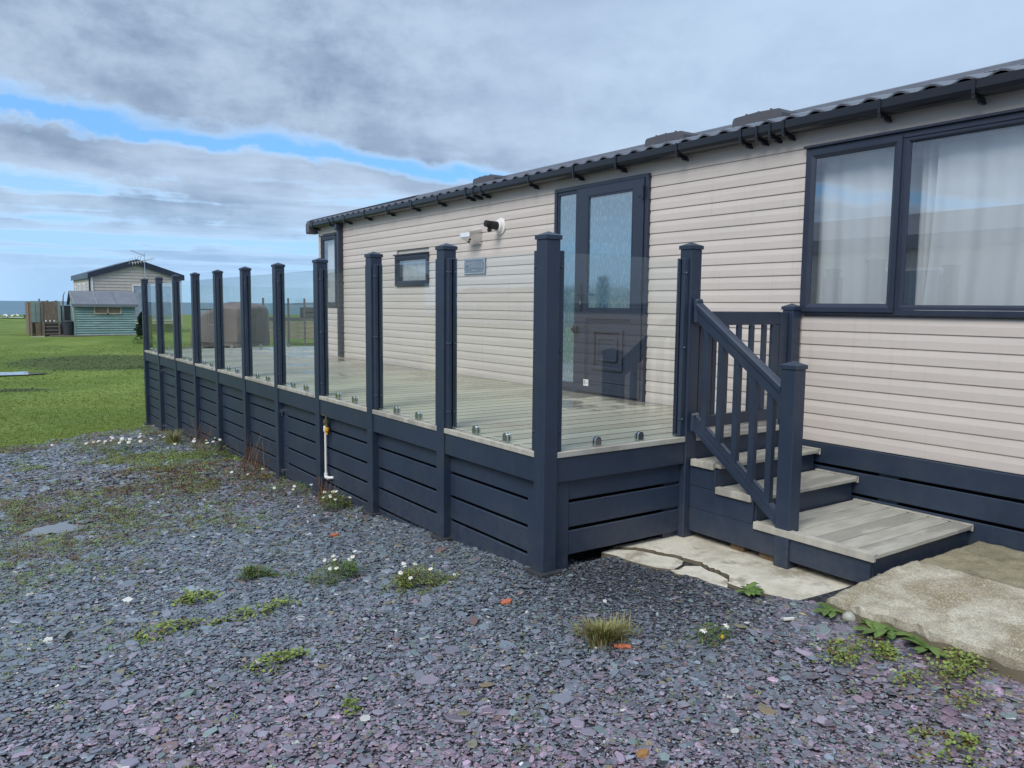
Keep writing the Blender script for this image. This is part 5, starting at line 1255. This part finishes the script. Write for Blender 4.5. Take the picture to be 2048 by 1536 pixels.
pal = thing('slatted_box', (.95, 37.5, -.1), 'low dark slatted wooden box standing in front of the brown fence boards', 'wooden box')
mb = MB(); mb.box(.64, 1.25, 37.46, 37.58, -.08, .58); obj('back', mb, BLACKV, pal)
for z in (.02, .18, .34, .50): mb = MB(); mb.box(.66, 1.23, 37.43, 37.455, z, z+.05); obj('slat', mb, OLDW, pal)
for x in (.60, 1.20): mb = MB(); mb.box(x, x+.07, 37.40, 37.428, -.09, .60); obj('upright', mb, OLDW, pal)
for x, wh in ((.74, 'leftmost'), (.90, 'middle'), (1.06, 'rightmost')): mb = MB(); mb.tube([(x, 37.5, .585), (x, 37.5, .66)], [.03, .025], 8); tag(obj('flower_pot', mb, WHITEP), wh+' of three tiny white pots on top of the slatted box', 'pot', 'white pots on the slatted box')
bn = thing('dustbin', (1.57, 37.4, -.05), 'dark grey round dustbin between the fence and the shed', 'bin')
mb = MB(); mb.tube([(1.57, 37.35, -.04), (1.57, 37.35, .56)], [.19, .235], 18); obj('body', mb, BLACKV, bn)
mb = MB(); mb.tube([(1.57, 37.35, .555), (1.57, 37.35, .60), (1.57, 37.35, .64)], [.25, .25, .12], 18); obj('lid', mb, BLACKV, bn)
mb = MB(); mb.box(1.36, 1.80, 38.35, 38.40, -.05, 1.30); tag(obj('dark_panel', mb, BLACKV), 'dark board standing behind the dustbin beside the shed', 'board')
mb = MB(); mb.box(.12, .60, 36.75, 36.95, -.10, -.03); tag(obj('timber_plank', mb, mat('bleached_wood', (.42, .40, .32), .8)), 'pale plank lying on the grass by the fence corner', 'plank')
# bush
def bush(x, y, z, rx, rz, n, label):
    r = random.Random(44); th = thing('bush', (x, y, z), label, 'bush'); mb = MB()
    for i in range(n):
        u = r.random()**.6; zz = z+rz*u; ww = rx*(1.05-u)**.7*(.75+.25*math.sin(u*17)); a = r.uniform(0, 6.28); d = ww*r.random()**.35
        leaf(mb, (x+d*math.cos(a), y+d*math.sin(a), zz), (math.cos(a)+r.gauss(0, .5), math.sin(a)+r.gauss(0, .5), r.uniform(-.2, .8)), .07, .12, .2, r)
    finish_leaf('crown', mb, LBUSH, th, r); mb = MB(); mb.tube([(x, y, z-.05), (x, y, z+rz*.8)], [.05, .02], 6); obj('trunk', mb, OLDW, th)
bush(3.85, 32.6, -.20, .45, 1.25, 1700, 'small dark conifer like bush at the right end of the shed')
# gulls
GUL = mat('gull_white', (.75, .76, .77), .7, var=.02); GUG = mat('gull_grey', (.22, .24, .27), .7); GBL = mat('crow_black', (.02, .02, .025), .6)
for i, (x, y, hd, lab, m_) in enumerate(((1.35, 88.6, .4, 'white gull on the grass nearest the left edge of the view', GUL), (1.55, 86.0, 2.4, 'white gull beside the long puddle', GUL), (2.2, 91.0, -.6, 'white gull standing behind the long puddle', GUL), (3.05, 97.0, 2.9, 'distant white gull closest to the fence', GUL), (3.2, 88.6, .2, 'dark bird on the grass beside the gulls', GBL))):
    z = float(gz(x, y)); th = thing('bird', (x, y, z), lab, 'bird'); c, s = math.cos(hd), math.sin(hd)
    def q(u, h): return (x+u*c*.62, y+u*s*.62, z+h*.62)
    mb = MB(); mb.tube([q(-.30, .30), q(-.20, .27), q(-.05, .25), q(.10, .28), q(.17, .36), q(.20, .43), q(.26, .45), q(.30, .43), q(.38, .42)], [.015, .06, .11, .10, .06, .055, .055, .03, .006], 10); obj('body', mb, m_, th, smooth=True)
    mb = MB(); mb.tube([q(-.36, .30), q(-.15, .33), q(.06, .33)], [.01, .085, .05], 8); obj('wing', mb, GUG if m_ is GUL else GBL, th, smooth=True)
    mb = MB(); mb.tube([q(0, .2), q(.01, 0)], .012, 5); obj('leg', mb, YELLOW, th); mb = MB(); mb.tube([(x-.04*s, y+.04*c, z+.2), (x-.04*s, y+.04*c, z)], .012, 5); obj('leg', mb, YELLOW, th)
# covered trailer
TARP = mat('brown_tarpaulin', (0.175, 0.125, 0.125), 0.6, var=0.12, scale=2.5, coord='World', bump=.2)
cv = thing('covered_trailer', (5.6, 25.2, -.4), 'bulky trailer under a brown tarpaulin cover beyond the veranda', 'covered trailer')
def tarp():
    mb = MB(); NU, NV = 64, 18; r = random.Random(3); ux = Vector((.82, -.57, 0)); uy = Vector((.57, .82, 0)); c0 = Vector((5.45, 25.6, 0))
    def wf(th): return .09*math.sin(th*5+.5)+.075*math.sin(th*13+1)+.045*math.sin(th*23)
    for j in range(NV):
        f = j/(NV-1)
        for i in range(NU):
            th = 2*math.pi*i/NU; ct, st_ = math.cos(th), math.sin(th)
            e = .55; bx = (abs(ct)**e)*(1 if ct > 0 else -1); by = (abs(st_)**e)*(1 if st_ > 0 else -1)
            top = 1.52+.02*bx-(.30 if bx < -.1 else 0)*min(1, max(0, (-bx-.1)/.6))
            if f < .55: g = f/.55; z = -.02+g*(top-.22); k = 1.0-.10*(1-g)+wf(th)*(1-g*.7)*1.1
            else: g = (f-.55)/.45; z = top-.22+.22*math.sin(g*math.pi/2); k = math.cos(g*math.pi/2)*.96+.04
            p = c0+ux*(1.22*bx*k)+uy*(.9*by*k); mb.v.append((p.x, p.y, z))
    for j in range(NV-1):
        for i in range(NU): a = j*NU+i; b = j*NU+(i+1) % NU; mb.face((a, b, b+NU, a+NU))
    mb.face([(NV-1)*NU+i for i in range(NU)]); return mb, ux, uy, c0
mb, ux, uy, c0 = tarp(); obj('cover', mb, TARP, cv, smooth=True, fixn=True)
def band(z, off):
    mb = MB(); n = 40
    for i in range(n):
        th = 2*math.pi*i/n; ct, st_ = math.cos(th), math.sin(th); bx = (abs(ct)**.55)*(1 if ct > 0 else -1); by = (abs(st_)**.55)*(1 if st_ > 0 else -1); p = c0+ux*(1.22*bx*off)+uy*(.9*by*off); mb.v += [(p.x, p.y, z), (p.x, p.y, z+.035)]
    for i in range(n): j = (i+1) % n; mb.face((2*i, 2*j, 2*j+1, 2*i+1))
    return mb
obj('strap', band(.10, .985), RUBBER, cv, fixn=False); obj('strap', band(1.24, .975), RUBBER, cv, fixn=False)
mb = MB(); q = c0-ux*1.6; mb.bar(c0-ux*1.1+Vector((0, 0, -.12)), c0+ux*1.3+Vector((0, 0, -.12)), .9, .06); mb.bar(q+Vector((0, 0, -.12)), c0-ux*1.0+Vector((0, 0, -.12)), .07, .07); obj('chassis', mb, GUG, cv)
for s in (-1, 1):
    p = c0+uy*.78*s+Vector((0, 0, -.33)); mb = MB(); mb.tube([p-uy*.08, p+uy*.08], .24, 16); obj('wheel', mb, RUBBER, cv)
mb = MB(); mb.tube([(4.86, 18.36, 1.62), (4.93, 18.22, -.65)], .035, 8); tag(obj('washing_line_post', mb, WHITEP), 'leaning white washing line post on the grass beyond the veranda', 'post')
# neighbouring deck further off
dk = thing('distant_veranda', (9.2, 30.2, -.3), 'distant glass sided veranda with grey posts and tan boarding below', 'veranda')
A = Vector((8.27, 30.72, 0)); Bv = Vector((13.5, 27.4, 0)); dv = (Bv-A).normalized(); up = Vector((0, 0, 1)); TANB = mat('tan_boards', (.24, .195, .155), .8, var=.15, scale=5)
for f in (0, .8, 1.06, 1.75, 2.7, 3.65, 4.6, 5.5):
    p = A+dv*f; mb = MB(); mb.bar(p+up*-.3, p+up*1.72, .07, .07, up=dv); obj('post', mb, VENTM, dk)
for f in (0.05, 1.1, 1.8, 2.75, 3.7, 4.65): p, q = A+dv*f, A+dv*(f+.68); mb = MB(); mb.bar(p+up*1.30, q+up*1.30, .012, .82, up=up); obj('glass_panel', mb, GLASS, dk)
mb = MB(); mb.bar(A+up*.82, Bv+up*.82, .06, .16); obj('fascia_board', mb, VENTM, dk)
for z in (.62, .44, .26, .08): mb = MB(); mb.bar(A+up*z, Bv+up*z, .03, .15); obj('skirting_board', mb, TANB, dk)
mb = MB(); mb.bar(A+dv*1.4+Vector((.6, .9, 1.05)), A+dv*5+Vector((.6, .9, 1.05)), .9, .55); obj('side_wall', mb, BLACKV, dk)
# land on the far horizon
HILL = mat('far_land', (.05, .085, .12), .9, var=.1, scale=.002, coord='World')
mb = MB(); pts = [(900+i*60, 2600, -3.5) for i in range(40)]; n = len(pts); r = random.Random(9)
for i, p in enumerate(pts): hgt = 10+14*math.sin(i*.21+.4)+6*math.sin(i*.9)+(i*.9); mb.v += [p, (p[0], p[1]+150, max(1.5, .4*hgt*min(1, i/6)))]; 
for i in range(n-1): mb.face((2*i, 2*i+2, 2*i+3, 2*i+1))
obj('hill', mb, HILL, smooth=True, kind='structure')
# caravans across the lane, mirrored in the glass
caravan(-12.0, -8.2, -9.0, 8.6, -.1, 2.85, 3.5, 'y', 'long cream static caravan across the lane behind the viewer', [('+x', -5.5, -3.2, 1.1, 2.3), ('+x', 1.2, 2.6, 1.1, 2.3), ('+x', 4.2, 5.6, 1.1, 2.3)], roofm=FELT)
caravan(-46.0, -32.0, 49.5, 54.0, -.3, 2.35, 2.95, 'x', 'far cream static caravan with its gable towards the lane', [('+x', 50.2, 51.3, .6, 1.9), ('+x', 52.2, 53.3, .6, 1.9)], roofm=FELT)
caravan(-46.0, -32.0, 42.0, 46.5, -.3, 2.35, 2.95, 'x', 'next cream static caravan in the far row, gable towards the lane', [('+x', 42.7, 43.8, .6, 1.9), ('+x', 44.7, 45.8, .6, 1.9)], roofm=FELT)
caravan(-9.6, -5.6, 19.0, 31.0, -.65, 2.35, 3.0, 'y', 'cream static caravan standing across the lawn with its long side facing the veranda', [('+x', 20.5, 22.0, .6, 1.8), ('+x', 24.0, 25.0, .6, 1.8), ('+x', 27.5, 29.3, .6, 1.8)], roofm=FELT)
